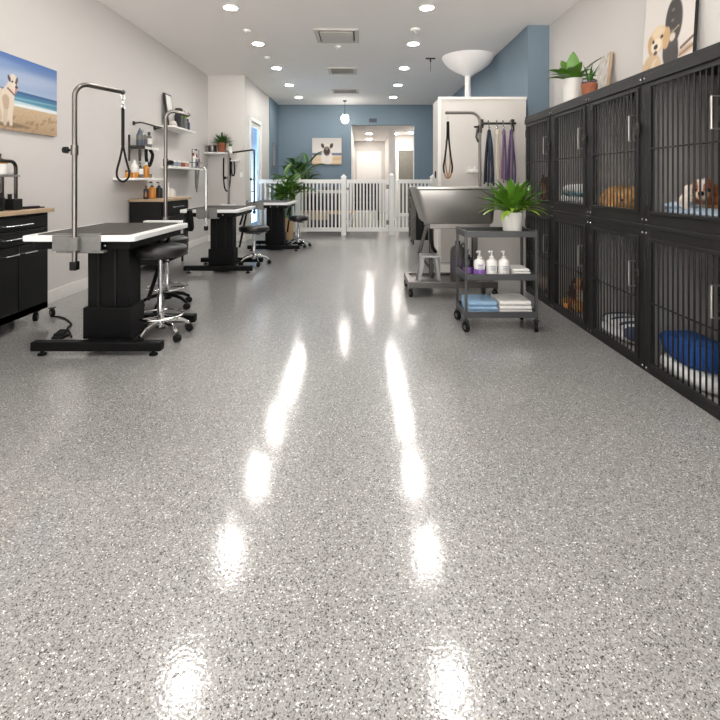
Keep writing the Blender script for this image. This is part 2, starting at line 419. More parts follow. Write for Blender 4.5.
# ---------------------------------------------------------------- ceiling fittings
def vent(x0, x1, y0, y1, label, slats):
    t = thing('ceiling_vent', label, 'vent', ((x0+x1)/2, (y0+y1)/2, ZC), 'ceiling vents')
    fr = .06
    MB().box(x0, x1, y0, y0+fr, ZC-.02, ZC).box(x0, x1, y1-fr, y1, ZC-.02, ZC).box(x0, x0+fr, y0+fr, y1-fr, ZC-.02, ZC).box(x1-fr, x1, y0+fr, y1-fr, ZC-.02, ZC).build('frame', 'vent_white', t, .004)
    MB().box(x0+fr, x1-fr, y0+fr, y1-fr, ZC-.004, ZC).build('backing', 'vent_dark', t)
    if slats:
        for k in range(slats):
            yy = y0+fr+(y1-y0-2*fr)*(k+.5)/slats
            MB().obox(((x0+x1)/2, yy, ZC-.016), (x1-x0-2*fr, .04, .004), Matrix.Rotation(.6, 3, 'X')).build('slat', 'vent_white', t)
    else:
        MB().box(x0+fr+.02, x1-fr-.02, y0+fr+.03, y1-fr-.005, ZC-.028, ZC-.012).build('panel', 'vent_white', t, .004)
vent(-.70, -.05, 6.75, 7.4, 'large square white air return panel, nearest of the ceiling vents', 0)
vent(-.67, -.10, 9.05, 9.6, 'louvred white ceiling vent, middle one of the row', 6)
vent(-.72, -.08, 11.15, 11.7, 'louvred white ceiling vent nearest the hanging globe lamp', 6)
def dot(px, py, r, label, nm, cat):
    Y = (ZC-H)*F/(HY-py); x = (px-CX)*Y/F
    t = thing(nm, label, cat, (x, Y, ZC))
    MB().lathe([(r, 0), (r, -.012), (r*.8, -.03), (r*.3, -.034)], (x, Y, ZC), 20).build('housing', 'white_plastic', t)
    MB().lathe([(r*.25, -.034), (r*.25, -.05), (r*.1, -.052)], (x, Y, ZC), 12).build('sensor', 'vent_white', t)
dot(415.5, 29, .07, 'white round smoke detector on the ceiling right of the large vent', 'smoke_detector', 'smoke detector')
dot(247, 30, .055, 'small white ceiling sensor between the two nearest left lights', 'ceiling_sensor', 'sensor')
dot(267, 57, .055, 'small white ceiling sensor beyond the second left light', 'ceiling_sensor', 'sensor')
dot(338, 46, .045, 'small white ceiling sensor between large vent and middle vent', 'ceiling_sensor', 'sensor')
Y = (ZC-H)*F/(HY-58); x = (430.5-CX)*Y/F
t = thing('ceiling_hook', 'dark T-shaped ceiling hook with a thin stem, left of the white funnel', 'hook', (x, Y, ZC))
MB().box(x-.085, x+.085, Y-.02, Y+.02, ZC-.02, ZC).build('plate', 'dark_steel', t, .003)
MB().cyl((x, Y, ZC-.02), (x, Y, ZC-.07), .014).build('collar', 'dark_steel', t)
MB().cyl((x, Y, ZC-.07), (x, Y, ZC-.24), .005).build('stem', 'pole_steel', t)
# globe pendant
x, Y = -.465, 12.8
t = thing('pendant_lamp', 'glowing clear glass globe pendant hanging before the blue wall', 'lamp', (x, Y, ZC))
MB().lathe([(.055, 0), (.055, -.02), (.02, -.035)], (x, Y, ZC), 20).build('canopy', 'dark_steel', t)
MB().cyl((x, Y, ZC-.035), (x, Y, 3.10), .006).build('cord', 'nylon_black', t)
MB().cyl((x, Y, 3.10), (x, Y, 3.04), .022).build('socket', 'black_metal', t)
g = MB().lathe([(.03, .15), (.06, .13), (.105, .06), (.118, -.01), (.10, -.08), (.055, -.12), (.02, -.13)], (x, Y, 2.935), 24).build('glass_globe', 'globe_glass', t)
MB().ell((x, Y, 2.97), (.04, .04, .06)).build('bulb', 'bulb', t)
# funnel shaped duct
x, Y = 1.87, 8.3
t = thing('ceiling_duct', 'white funnel shaped duct coming down from the ceiling behind the partition', 'duct', (x, Y, ZC))
MB().lathe([(.452, 0), (.445, -.03), (.42, -.08), (.36, -.15), (.27, -.22), (.17, -.28), (.09, -.32), (.055, -.35)], (x, Y, ZC), 40).build('funnel', 'ceiling_paint', t)
MB().lathe([(.052, -.34), (.052, -1.9)], (x, Y, ZC), 24).build('pipe', 'white_plastic', t)
# wall vent above opening
x0, x1 = (369-CX)*13.49/F, (377-CX)*13.49/F
t = thing('wall_vent', 'small dark grille on the blue wall above the opening', 'vent', ((x0+x1)/2, YB, 2.95))
MB().box(x0, x1, YB-.012, YB, 2.93, 3.05).build('grille_frame', 'bottle_blue', t, .003)
for k in range(4): MB().box(x0+.02, x1-.02, YB-.018, YB-.012, 2.945+k*.025, 2.957+k*.025).build('louvre', 'vent_dark', t)
# ---------------------------------------------------------------- black storage cabinets along the left wall
def caster(p, x, y, r=.04, name='caster', m='rubber', ang=0.):
    c = Vector((x, y, r)); d = Vector((math.cos(ang), math.sin(ang), 0))
    o = MB().cyl(c-d*.014, c+d*.014, r, n=18).build(name, m, p, .004)
    MB().cyl(c-d*.0155, c+d*.0155, r*.45, n=12).build('hub', 'pole_steel', o)
    MB().box(x-.022, x+.022, y-.022, y+.022, r*2+.004, r*2+.012).cyl((x, y, r*1.2), (x, y, r*2+.006), .012).build('fork', 'dark_steel', o)
    return o
def cabinet(name, label, x0, x1, y0, y1, z0, z1, drawers, doors, group=None):
    t = thing(name, label, 'cabinet', ((x0+x1)/2, (y0+y1)/2, 0), group)
    MB().box(x0, x1-.02, y0, y1, z0, z1-.035).build('body', 'cabinet_black', t, .005)
    MB().box(x0-.0, x1+.03, y0-.02, y1+.02, z1-.035, z1).build('worktop', 'wood_top', t, .004)
    def pull(p, ya, yb, z):
        MB().tube([(x1, ya+.012, z), (x1+.028, ya+.012, z), (x1+.028, yb-.012, z), (x1, yb-.012, z)], .0065).build('handle', 'chrome', p)
    top = z1-.05
    for (ya, yb, za, zb, h) in drawers:
        d = MB().box(x1-.02, x1, ya, yb, za, zb).build('drawer', 'cabinet_black', t, .004)
        if h: pull(d, h[0], h[1], h[2])
    for (ya, yb, za, zb, h) in doors:
        d = MB().box(x1-.02, x1, ya, yb, za, zb).build('door', 'cabinet_black', t, .004)
        if h: pull(d, h[0], h[1], h[2])
    MB().box(x1-.05, x1-.02, y0, y1, z0-.0, z0+.06).build('plinth', 'cabinet_black', t, .003)
    for yy in (y0+.1, y1-.09): 
        for xx in (x0+.06, x1-.07): caster(t, xx, yy, .04, ang=.3)
    return t
X0 = -3.182
c1 = cabinet('storage_cabinet', 'black rolling cabinet with drawers and doors under the beach canvas, nearest on left', X0, -2.84, 3.50, 4.28, .10, 1.005,
   [(3.53, 4.25, .845, .945, (3.70, 4.03, .885)), (3.53, 4.25, .72, .835, (3.70, 4.03, .775))],
   [(3.53, 3.885, .17, .71, (3.70, 3.87, .645)), (3.895, 4.25, .17, .71, (3.91, 4.08, .645))])
caster(c1, -2.86, 4.34, .036, ang=1.0)
cabinet('storage_cabinet', 'black drawer cabinet with wood top behind the front grooming tables', X0, -2.73, 6.43, 7.42, .10, 1.0,
   [(6.46, 7.39, .76, .945, (6.75, 7.15, .875)), (6.46, 7.39, .47, .75, (6.75, 7.15, .66)), (6.46, 7.39, .17, .46, (6.75, 7.15, .38))], [])
# things on the first cabinet
t = thing('countertop_rack', 'dark tube rack with a small steel shelf on the black cabinet', 'rack', (-3.02, 3.85, 1.005))
for xx in (-3.14, -3.02):
    MB().tube([(xx, 4.10, 1.02), (xx, 4.10, 1.36)]+arc((xx, 4.04, 1.36), .06, 0, PI/2, 6, (0, 1, 0))[1:]+[(xx, 3.55, 1.42)], .015, 10).build('upright', 'dark_steel', t)
    MB().cyl((xx, 4.10, 1.005), (xx, 4.10, 1.09), .018).build('foot', 'brushed_steel', t)
MB().box(-3.165, -2.995, 3.55, 4.12, 1.285, 1.305).build('shelf', 'brushed_steel', t, .003)
def bottle(loc, r, h, body, cap, label, kind='pump', lab=None, group=None, name=None, labz=(.2, .6)):
    x, y, z = loc
    t = thing(name or 'bottle', label, 'bottle', loc, group)
    hb = h*{'pump': .70, 'round': .80, 'cone': .66, 'spray': .68, 'jar': .78, 'square': .8}[kind]
    if kind == 'jar': prof = [(r*.92, 0), (r, h*.04), (r, hb*.96), (r*.9, hb)]
    elif kind == 'cone': prof = [(r*.93, 0), (r, h*.03), (r, hb*.92), (r*.8, hb)]
    else: prof = [(r*.9, 0), (r, h*.03), (r, hb*.80), (r*.9, hb*.88), (r*.55, hb*.96), (r*.36, hb)]
    MB().lathe(prof, loc, 20).build('body', body, t)
    zb = z+hb
    if kind == 'pump':
        MB().lathe([(r*.42, hb-.001), (r*.42, hb+h*.07), (r*.2, hb+h*.09)], loc, 16).build('collar', cap, t)
        MB().cyl((x, y, zb+h*.08), (x, y, zb+h*.24), r*.11, n=8).tube([(x+r*.12, y, zb+h*.26), (x-r*.5, y-r*.2, zb+h*.27), (x-r*.62, y-r*.25, zb+h*.24)], r*.17, 8).build('pump', cap, t)
    elif kind == 'cone':
        MB().lathe([(r*.8, hb), (r*.72, hb+h*.05), (r*.16, h*.97), (r*.1, h)], loc, 16).build('cap', cap, t)
    elif kind == 'spray':
        MB().lathe([(r*.42, hb-.001), (r*.36, hb+h*.10)], loc, 14).box(x-r*.3, x+r*.9, y-r*.25, y+r*.25, zb+h*.10, zb+h*.24).box(x+r*.5, x+r*.7, y-r*.12, y+r*.12, zb, zb+h*.11).build('trigger', cap, t)
    elif kind == 'jar':
        MB().lathe([(r*1.03, hb), (r*1.03, h*.98), (r*.95, h)], loc, 20).build('lid', cap, t)
    else:
        MB().lathe([(r*.5, hb-.001), (r*.5, h*.97), (r*.42, h)], loc, 16).build('cap', cap, t)
    if lab:
        MB().lathe([(r*1.012, hb*labz[0]), (r*1.012, hb*labz[1])], loc, 20).build('label_band', lab, t)
    return t
bottle((-3.06, 3.98, 1.305), .046, .175, 'bottle_clear', 'bottle_black', 'clear bottle with amber collar and black pump on the rack shelf', 'pump', 'amber', labz=(.74, 1.02))
t = thing('tool_cup', 'round black cup holding clippers, left of the rack foot', 'cup', (-2.97, 3.82, 1.005))
MB().lathe([(.05, 0), (.056, .11), (.05, .112), (.045, .02)], (-2.97, 3.82, 1.005), 20).build('cup', 'black_plastic', t)
for k, (dx, dz) in enumerate(((-.02, .17), (.015, .15))): MB().cyl((-2.97+dx, 3.82, 1.03), (-2.97+dx*1.6, 3.82+.01*k, 1.005+dz), .011).build('clipper', 'black_plastic', t)
t = thing('tool_box', 'square black tool holder at the foot of the rack', 'holder', (-3.0, 3.97, 1.005))
MB().box(-3.0, -2.90, 3.92, 4.02, 1.005, 1.10).build('box', 'black_plastic', t, .006)
MB().cyl((-2.96, 3.95, 1.095), (-2.96, 3.95, 1.14), .016).build('grip', 'black_plastic', t)
t = thing('clipper', 'black comb clipper lying flat on the wood top beside the rack', 'clipper', (-2.95, 4.2, 1.005))
MB().obox((-2.93, 4.155, 1.017), (.04, .16, .022), Matrix.Rotation(-.25, 3, 'Z')).build('body', 'black_plastic', t, .006)
MB().obox((-2.905, 4.245, 1.014), (.045, .05, .012), Matrix.Rotation(-.25, 3, 'Z')).build('blade', 'dark_steel', t, .002)

# ---------------------------------------------------------------- grooming tables
def grooming_table(cx, cy, label, hang=False):
    t = thing('grooming_table', label, 'grooming table', (cx, cy, 0), 'grooming tables')
    x0, x1, y0, y1 = cx-.40, cx+.40, cy-.52, cy+.52; Z = .864
    MB().rrect(x0, x1, y0, y1, Z-.042, Z, .035).build('tabletop', 'table_rim', t, .006)
    MB().rrect(x0+.07, x1-.07, y0+.065, y1-.065, Z, Z+.006, .02).build('mat', 'table_mat', t, .002)
    MB().box(x0+.05, x1-.05, y0+.05, y1-.06, Z-.10, Z-.042).build('apron', 'black_metal', t, .004)
    bx = cx+.10
    MB().box(bx-.155, bx+.155, cy-.30, cy-.11, .30, Z-.10).build('column', 'black_metal', t, .006)
    c = MB().box(bx-.075, bx-.06, cy-.312, cy-.30, .32, .74).box(bx+.05, bx+.065, cy-.312, cy-.30, .32, .74)
    c.build('guide_rail', 'black_plastic', t, .003)
    MB().box(bx-.175, bx+.175, cy-.33, cy-.09, .075, .31).build('motor_box', 'black_metal', t, .008)
    MB().box(bx-.13, bx+.13, cy-.36, cy+.34, .03, .08).build('base_beam', 'black_metal', t, .005)
    for yy in (cy-.44, cy+.24):
        b = MB().box(bx-.465, bx+.465, yy-.035, yy+.035, .035, .10).build('foot_bar', 'black_metal', t, .007)
        for s in (-.40, .40):
            MB().lathe([(.03, 0), (.03, .012), (.012, .02), (.012, .04)], (bx+s, yy, 0), 14).build('leveling_foot', 'rubber', b)
    for s, ya, za, yb, zb in ((1, cy-.05, .30, cy+.36, .76), (-1, cy-.05, .32, cy+.20, .70), (1, cy+.18, .76, cy-.02, .62)):
        MB().tube([(bx+s*.185, ya, za), (bx+s*.185, yb, zb)], .016, 8).build('strut', 'black_metal', t)
    k = MB().cyl((x0-.02, cy-.25, Z-.02), (x0+.002, cy-.25, Z-.02), .018).cyl((x0-.03, cy-.25, Z-.02), (x0-.02, cy-.25, Z+.03), .011).build('side_knob', 'black_plastic', t)
    for dx in (.05, .17): MB().ell((cx+dx, y0+.045, Z-.075), (.009, .006, .009), u=10, v=6).build('bolt', 'chrome', t)
    return t
T = [(-2.0, 3.82), (-2.05, 6.82), (-1.68, 8.84)]
TB = [grooming_table(*T[0], 'black lift grooming table with white rim, nearest the camera'),
  grooming_table(*T[1], 'middle grooming table with white rim below the fern shelf'),
  grooming_table(*T[2], 'farthest grooming table with white rim beside the potted palm')]
ZT = .864
def arm_post(tb, label, x, y, dirn, ztop, reach, r, m, rb=.10, droop=0., base='clamp', collar_z=None, plate_w=.17, zb=.66, knob_dir=None, hook=True):
    """post at (x, y) clamped on a table edge; arm runs horizontally along dirn"""
    d = Vector((*dirn, 0)).normalized()
    p = [(x, y, zb), (x, y, ztop-rb)]
    c = Vector((x, y, ztop-rb))+d*rb
    p += arc(c, rb, PI, PI/2, 7, d)[1:]
    end = Vector((x, y, ztop))+d*reach-Vector((0, 0, droop)); p.append(end)
    t = MB().tube(p, r, 12).build('grooming_arm', m, tb, label=label)
    if base == 'clamp':                           # in front of the table edge facing the camera
        e = y+.03
        MB().box(x-plate_w, x+plate_w, e-.012, e-.002, ZT-.105, ZT+.004).box(x-plate_w, x+plate_w-.02, e-.012, e+.05, ZT+.0065, ZT+.014).box(x-plate_w*.85, x+plate_w*1.12, e-.012, e+.045, ZT-.12, ZT-.105).build('clamp', 'cast_grey', t, .004)
        MB().box(x-.032, x+.032, e-.055, e-.012, ZT-.10, ZT-.005).build('post_socket', 'cast_grey', t, .006)
        MB().box(x-.024, x+.024, y-.024, y+.024, zb-.03, zb+.03).build('end_stop', 'black_plastic', t, .005)
    else:
        e = y-.03
        MB().box(x-plate_w, x+plate_w, e-.06, e+.012, ZT+.0065, ZT+.022).box(x-plate_w, x+plate_w, e+.002, e+.012, ZT-.10, ZT+.008).build('clamp', 'table_rim', t, .004)
        MB().cyl((x, y, ZT-.08), (x, y, ZT+.05), r*1.4).build('post_socket', 'cast_grey', t)
    if collar_z:
        MB().cyl((x, y, collar_z-.035), (x, y, collar_z+.035), r*1.45).build('collar', 'pole_steel', t, .003)
        kd = Vector((*knob_dir, 0)).normalized(); q = Vector((x, y, collar_z))
        MB().cyl(q+kd*r*1.3, q+kd*.045, .008, n=10).cyl(q+kd*.045, q+kd*.075, .024, .02, 14).build('knob', 'black_plastic', t)
    if hook:
        MB().ell(end, (r*1.1, r*1.1, r*1.25), u=12, v=8).build('end_cap', m, t)
    return t, end
x1 = -2.0; y1 = T[0][1]-.55
a1, e1 = arm_post(TB[0], 'tall steel arm at the front edge', x1, y1, (.36, .70), 1.935, .37, .0168, 'pole_steel', collar_z=1.465, knob_dir=(-1, -.1), droop=.004)
def loop_lead(label, top, z_strap, z_loop, z_bot, half, m, ring_m='chrome', r=.011, axis=(1, 0), cat='leash', links=True, side=None):
    """strap hanging from a ring at `top`, opening into a loop between z_loop and z_bot"""
    x, y, z = top; ax = Vector((*axis, 0)).normalized()
    t = thing('grooming_loop', label, cat, top)
    if links:
        n = 3; zz = z
        for k in range(n):
            hh = (z-z_strap)/n; u = ax if k % 2 == 0 else Vector((-ax.y, ax.x, 0))
            MB().tube([Vector((x, y, zz-hh/2))+u*(.013*math.cos(q))+Vector((0, 0, (hh*.62)*math.sin(q))) for q in (2*PI*i/14 for i in range(14))], .0035, 6, True).build('ring', ring_m, t)
            zz -= hh
    c = Vector((x, y, 0))
    MB().tube([(x, y, z_strap+.012), (x, y, z_loop)], r*1.15, 8).build('strap', m, t)
    pts = [(0, z_loop+.01), (.45, z_loop-(z_loop-z_bot)*.35), (.92, z_loop-(z_loop-z_bot)*.66), (.95, z_loop-(z_loop-z_bot)*.84), (.6, z_bot+.015), (0, z_bot)]
    path = smooth_path([c+ax*(half*a)+Vector((0, 0, b)) for a, b in pts]+[c-ax*(half*a)+Vector((0, 0, b)) for a, b in pts[-2::-1]], 5)
    MB().tube(path, r*.75, 8).build('loop', m, t)
    return t
e = e1 + Vector((0, 0, -.02))
loop_lead('black looped lead hanging from the tall arm of the nearest table', (e.x, e.y, e.z), 1.80, 1.52, 1.245, .048, 'nylon_black')
ab, eb = arm_post(TB[0], 'bent steel arm at the far edge', -1.825, T[0][1]+.55, (1, .15), 1.90, .20, .017, 'pole_steel', rb=.07, base='plate', collar_z=1.42, knob_dir=(1, -.3), zb=.80, droop=.03)
arm_post(TB[1], 'short pale steel arm at the front edge', -2.08, T[1][1]-.55, (-1, .1), 1.43, .08, .014, 'chrome', rb=.05, plate_w=.14, zb=.62)
arm_post(TB[1], 'darker steel arm at the far edge', -2.09, T[1][1]+.55, (-.7, .7), 1.72, .10, .017, 'pole_steel', rb=.05, base='plate', zb=.80, collar_z=1.30, knob_dir=(-1, 0), plate_w=.12)
arm_post(TB[2], 'dark steel arm with a long bar to the left', -1.90, T[2][1]-.55, (-1, 0), 1.80, .37, .016, 'dark_steel', rb=.03, zb=.70, plate_w=.16, collar_z=1.28, knob_dir=(-1, -.4), droop=.045)
t = thing('hanging_towel', 'black cloth hanging at the left front corner of the middle table', 'towel', (-2.30, 6.24, .60))
MB().loft([[(-2.30+dx*w, 6.262+dy, z) for dx, dy in ((-1, 0), (-.5, -.02), (0, 0), (.5, -.025), (1, -.005), (1, .012), (-1, .012))] for w, z in ((.03, .86), (.045, .80), (.055, .70), (.06, .62), (.04, .58))]).build('cloth', 'nylon_black', t)
MB().box(-2.335, -2.265, 6.255, 6.33, .866, .876).build('fold', 'nylon_black', t, .003)
# cord and pedal at the first table
pts = [XY(px, py, .008) for px, py in ((51, 316.5), (58, 316.6), (65, 318.5), (70, 322.5), (71, 325), (67.5, 328), (70, 333), (71.5, 337))]
single('power_cord', MB().tube(smooth_path([(a, b, .008) for a, b in pts], 5), .0075, 8), 'rubber', 'black power cord curling on the floor between cabinet and nearest table', 'cord')
fx, fy = XY(69, 334)
t = thing('foot_pedal', 'small black foot pedal on floor at left of nearest table base', 'pedal', (fx-.02, fy-.07, 0))
MB().box(fx-.06, fx+.03, fy-.13, fy-.02, 0, .02).build('base', 'black_plastic', t, .004)
MB().obox((fx-.015, fy-.075, .036), (.075, .09, .014), Matrix.Rotation(.18, 3, 'X')).build('treadle', 'rubber', t, .003)

# ---------------------------------------------------------------- stools
def stool(label, x, y, zs, rs, base_m, rot, ring=None, leg_r=.225, thick=.085):
    t = thing('rolling_stool', label, 'stool', (x, y, 0), 'rolling stools')
    MB().lathe([(rs*.80, zs-thick-.004), (rs*.96, zs-thick+.008), (rs, zs-thick*.65), (rs, zs-thick*.3), (rs*.96, zs-.012), (rs*.86, zs-.002), (rs*.4, zs+.004)], (x, y, 0), 36).build('seat', 'black_vinyl', t)
    MB().lathe([(rs*.55, zs-thick-.02), (rs*.55, zs-thick-.004)], (x, y, 0), 24).build('seat_plate', 'black_metal', t)
    MB().cyl((x, y, .30), (x, y, zs-thick-.02), .018).build('piston', 'chrome', t)
    MB().lathe([(.028, .10), (.030, .12), (.026, .32), (.02, .34)], (x, y, 0), 18).build('sleeve', 'chrome', t)
    MB().lathe([(.042, .085), (.045, .11), (.04, .14), (.03, .15)], (x, y, 0), 18).build('hub', base_m, t)
    MB().tube([(x, y, zs-thick-.03), (x+.11, y-.10, zs-thick-.035)], .006, 6).build('lever', 'black_plastic', t)
    for k in range(5):
        a = rot+2*PI*k/5; d = Vector((math.cos(a), math.sin(a), 0)); o = Vector((x, y, 0))
        MB().tube([o+d*.03+Vector((0, 0, .125)), o+d*.10+Vector((0, 0, .122)), o+d*.17+Vector((0, 0, .105)), o+d*leg_r+Vector((0, 0, .068))], [.02, .018, .016, .014], 10).build('leg', base_m, t)
        c = o+d*leg_r; q = Vector((-d.y, d.x, 0))
        w = MB().cyl(Vector((c.x, c.y, .029))-q*.022, Vector((c.x, c.y, .029))+q*.022, .029, n=16).build('caster', 'rubber', t, .005)
        MB().cyl((c.x, c.y, .05), (c.x, c.y, .082), .011, n=10).build('caster_stem', 'black_plastic', w)
    if ring:
        rz, rr = ring
        MB().tube([(x+rr*math.cos(q), y+rr*math.sin(q), rz) for q in (2*PI*i/36 for i in range(36))], .008, 8, True).build('foot_ring', 'chrome', t)
        for k in range(3):
            a = rot+.6+2*PI*k/3
            MB().tube([(x+.02*math.cos(a), y+.02*math.sin(a), rz-.005), (x+rr*math.cos(a), y+rr*math.sin(a), rz)], .006, 6).build('ring_spoke', 'chrome', t)
    return t
R_ = math.radians
stool('black round stool with chrome legs, nearest one tucked under the front table', -1.62, 3.78, .735, .205, 'chrome', R_(-35), (.175, .17))
stool('black stool with dark base and chrome foot ring behind the nearest stool', -1.93, 4.66, .70, .20, 'black_metal', R_(-20), (.20, .19), leg_r=.235)
stool('black round stool at the right side of the middle table', -1.62, 7.05, .575, .225, 'chrome', R_(-62), None)
stool('black round stool before the white fence, farthest one', -1.21, 8.92, .585, .19, 'chrome', R_(-50), None)

# ---------------------------------------------------------------- wall shelves, left
def shelf(label, x1, y0, y1, z, br=()):
    t = thing('wall_shelf', label, 'shelf', (XL, (y0+y1)/2, z), 'white wall shelves')
    MB().box(XL, x1, y0, y1, z-.03, z).build('board', 'white_plastic', t, .003)
    for yy in br: MB().prism([(XL, z-.03), (x1-.05, z-.03), (x1-.05, z-.04), (XL+.02, z-.16), (XL, z-.16)], yy-.012, yy+.012, lambda a, b, c: (a, c, b)).build('bracket', 'white_plastic', t, .002)
    return t
ZA, ZBs, ZCs, ZD = 1.29, 1.725, 2.115, 1.48
shelf('long low white wall shelf with amber bottles behind the hanging lead', -2.92, 6.04, 7.0, ZA)
shelf('highest white wall shelf holding a leaning board and dark jars', -2.92, 7.26, 8.27, ZCs)
shelf('white wall shelf carrying small white jars and a wire caddy', -2.92, 7.5, 8.74, ZD)
t = thing('bottle_rack', 'small wall rack with dark end bracket holding three bottles', 'rack', (XL, 6.65, ZBs))
MB().box(XL, -2.98, 6.455, 6.90, ZBs-.028, ZBs).build('board', 'white_plastic', t, .003)
MB().box(XL, -2.975, 6.43, 6.455, ZBs-.035, ZBs+.012).build('end_plate', 'dark_steel', t, .002)
MB().box(XL, XL+.02, 6.43, 6.455, ZBs-.20, ZBs+.16).box(-3.06, -3.03, 6.43, 6.455, ZBs-.20, ZBs-.035).build('strut', 'dark_steel', t, .002)
t = thing('wall_rail', 'thin dark rail on the wall above the three bottle rack', 'rail', (XL, 6.7, 2.07))
MB().tube([(XL, 6.58, 2.06), (-3.09, 6.58, 2.07), (-3.09, 7.24, 2.07), (XL, 7.24, 2.06)], .011).build('bar', 'dark_steel', t)
for yy in (6.58, 7.24): MB().cyl((XL, yy, 2.06), (XL+.012, yy, 2.06), .03).build('flange', 'dark_steel', t)
t = thing('hanging_strap', 'black looped strap hanging below the three bottle rack', 'strap', (-3.03, 6.75, ZBs-.03))
MB().tube(smooth_path([(-3.03, 6.60, ZBs-.03), (-3.03, 6.60, ZBs-.15), (-3.03, 6.66, ZBs-.26), (-3.03, 6.74, ZBs-.22), (-3.03, 6.80, ZBs-.10), (-3.03, 6.72, ZBs-.03)], 5), .024, 8).build('strap', 'nylon_black', t)
def on(px, X, z): return (X, YX(px, X), z)
sh = 'bottles on the wall rack'
bottle((-3.085, 6.53, ZBs), .048, .27, 'bottle_blue', 'bottle_blue', 'blue grey bottle with pointed cap, left on the wall rack', 'cone', 'bottle_grey', sh, labz=(.55, .9))
bottle((-3.085, 6.67, ZBs), .036, .27, 'bottle_grey', 'bottle_clear', 'grey bottle with pale pump, middle on the wall rack', 'pump', 'label_dark', sh)
bottle((-3.085, 6.81, ZBs), .038, .235, 'bottle_grey', 'bottle_black', 'grey bottle with black cap, right on the wall rack', 'round', 'label_white', sh, labz=(.3, .75))
sh = 'bottles on the low shelf'
bottle(on(128, -3.05, ZA), .034, .10, 'amber', 'amber_dark', 'short amber jar at the left end of the low shelf', 'jar', None, sh)
bottle(on(134.5, -3.02, ZA), .052, .245, 'bottle_clear', 'bottle_clear', 'clear bottle with white cone top and amber lower half on low shelf', 'cone', 'amber', sh, labz=(.0, .45))
bottle(on(140.5, -3.0, ZA), .035, .21, 'bottle_grey', 'bottle_black', 'slim grey bottle with white label between two amber bottles on low shelf', 'pump', 'label_white', sh, labz=(.35, .85))
bottle(on(146.2, -3.0, ZA), .042, .225, 'amber', 'bottle_clear', 'golden amber bottle with white cap on low shelf', 'round', None, sh)
bottle(on(150.5, -2.97, ZA), .02, .055, 'bottle_grey', 'bottle_black', 'tiny grey jar right of the golden bottle', 'jar', None, sh)
bottle(on(153, -2.97, ZA), .018, .05, 'bottle_clear', 'bottle_clear', 'tiny pale jar at the right end of low shelf', 'jar', None, sh)
# high shelf
t = thing('leaning_board', 'dark edged narrow board leaning on the wall at top shelf', 'board', (-3.12, 7.62, ZCs))
Rm = Matrix.Rotation(-.12, 3, 'Y')
MB().obox((-3.125, 7.62, ZCs+.275), (.03, .26, .54), Rm).build('frame', 'dark_steel', t, .004)
MB().obox((-3.108, 7.62, ZCs+.277), (.004, .20, .48), Rm).build('face', 'bottle_clear', t)
t = single('decor_stone', MB().ell((-3.0, 7.46, ZCs+.048), (.055, .06, .048)).ell((-3.01, 7.54, ZCs+.034), (.045, .05, .034)), 'stone', 'pale rounded stone ornament on top shelf before the leaning board', 'ornament')
t = thing('canister', 'tall dark canister with black lid on the top shelf', 'canister', (-3.03, 7.70, ZCs))
MB().rrect(-3.06, -2.95, 7.65, 7.77, ZCs, ZCs+.22, .02).build('body', 'bottle_black', t, .004)
MB().lathe([(.058, .22), (.062, .235), (.062, .31), (.05, .325)], (-3.005, 7.71, ZCs), 20).build('lid', 'bottle_black', t)
# ---------------------------------------------------------------- plants
def blade(mb, base, az, length, width, up0, droop, n=7, fold=.25, tip=1.6, wmax=.4):
    """one leaf: starts at base, heads off at azimuth az and elevation up0, bending down by droop over its length"""
    d = Vector((math.cos(az), math.sin(az), 0)); side = Vector((-d.y, d.x, 0)); p = Vector(base); L = []; C = []; R = []
    for i in range(n+1):
        s = i/n; el = up0-droop*s
        w = width*(math.sin(PI*min(1, s**(math.log(.5)/math.log(wmax))))**.8 if 0 < s < 1 else .06)*.5
        t = d*math.cos(el)+Vector((0, 0, math.sin(el))); nrm = side.cross(t)*-1
        L.append(mb.bm.verts.new(p+side*w+nrm*w*fold)); C.append(mb.bm.verts.new(p)); R.append(mb.bm.verts.new(p-side*w+nrm*w*fold))
        p = p+t*(length/n)
    for i in range(n):
        mb.face((L[i], C[i], C[i+1], L[i+1])); mb.face((C[i], R[i], R[i+1], C[i+1]))
def pot_plant(name, label, loc, r_top, r_bot, h, potm, soil=True, rim=True):
    t = thing(name, label, 'potted plant', loc)
    prof = [(r_bot, 0), (r_bot*1.02, .005), (r_top*.97, h*.78), (r_top*.97, h*.80), (r_top, h*.82), (r_top*1.0, h), (r_top*.9, h), (r_top*.88, h*.9)]
    MB().lathe(prof, loc, 32).build('pot', potm, t)
    MB().lathe([(r_top*.89, h*.9-.004), (r_top*.86, h*.93)], loc, 24).build('soil', 'soil', t)
    return t
def leaves(t, loc, n, lr, wr, upr, drr, m, seed, base_r, z0, fold=.25, wmax=.4, name='foliage', ymax=None):
    rnd = random.Random(seed); mb = MB(); x, y, z = loc
    for k in range(n):
        az = 2*PI*k*.381966+rnd.uniform(-.3, .3); f = (k+.5)/n
        up = upr[1]+(upr[0]-upr[1])*f+rnd.uniform(-.12, .12)
        blade(mb, (x+base_r*math.cos(az)*f, y+base_r*math.sin(az)*f, z+z0), az, rnd.uniform(*lr), rnd.uniform(*wr), up, rnd.uniform(*drr), fold=fold, wmax=wmax)
    if ymax:
        for v in mb.bm.verts: v.co.y = min(v.co.y, ymax-.002*(v.index % 5))
    return mb.build(name, m, t, smooth=60)
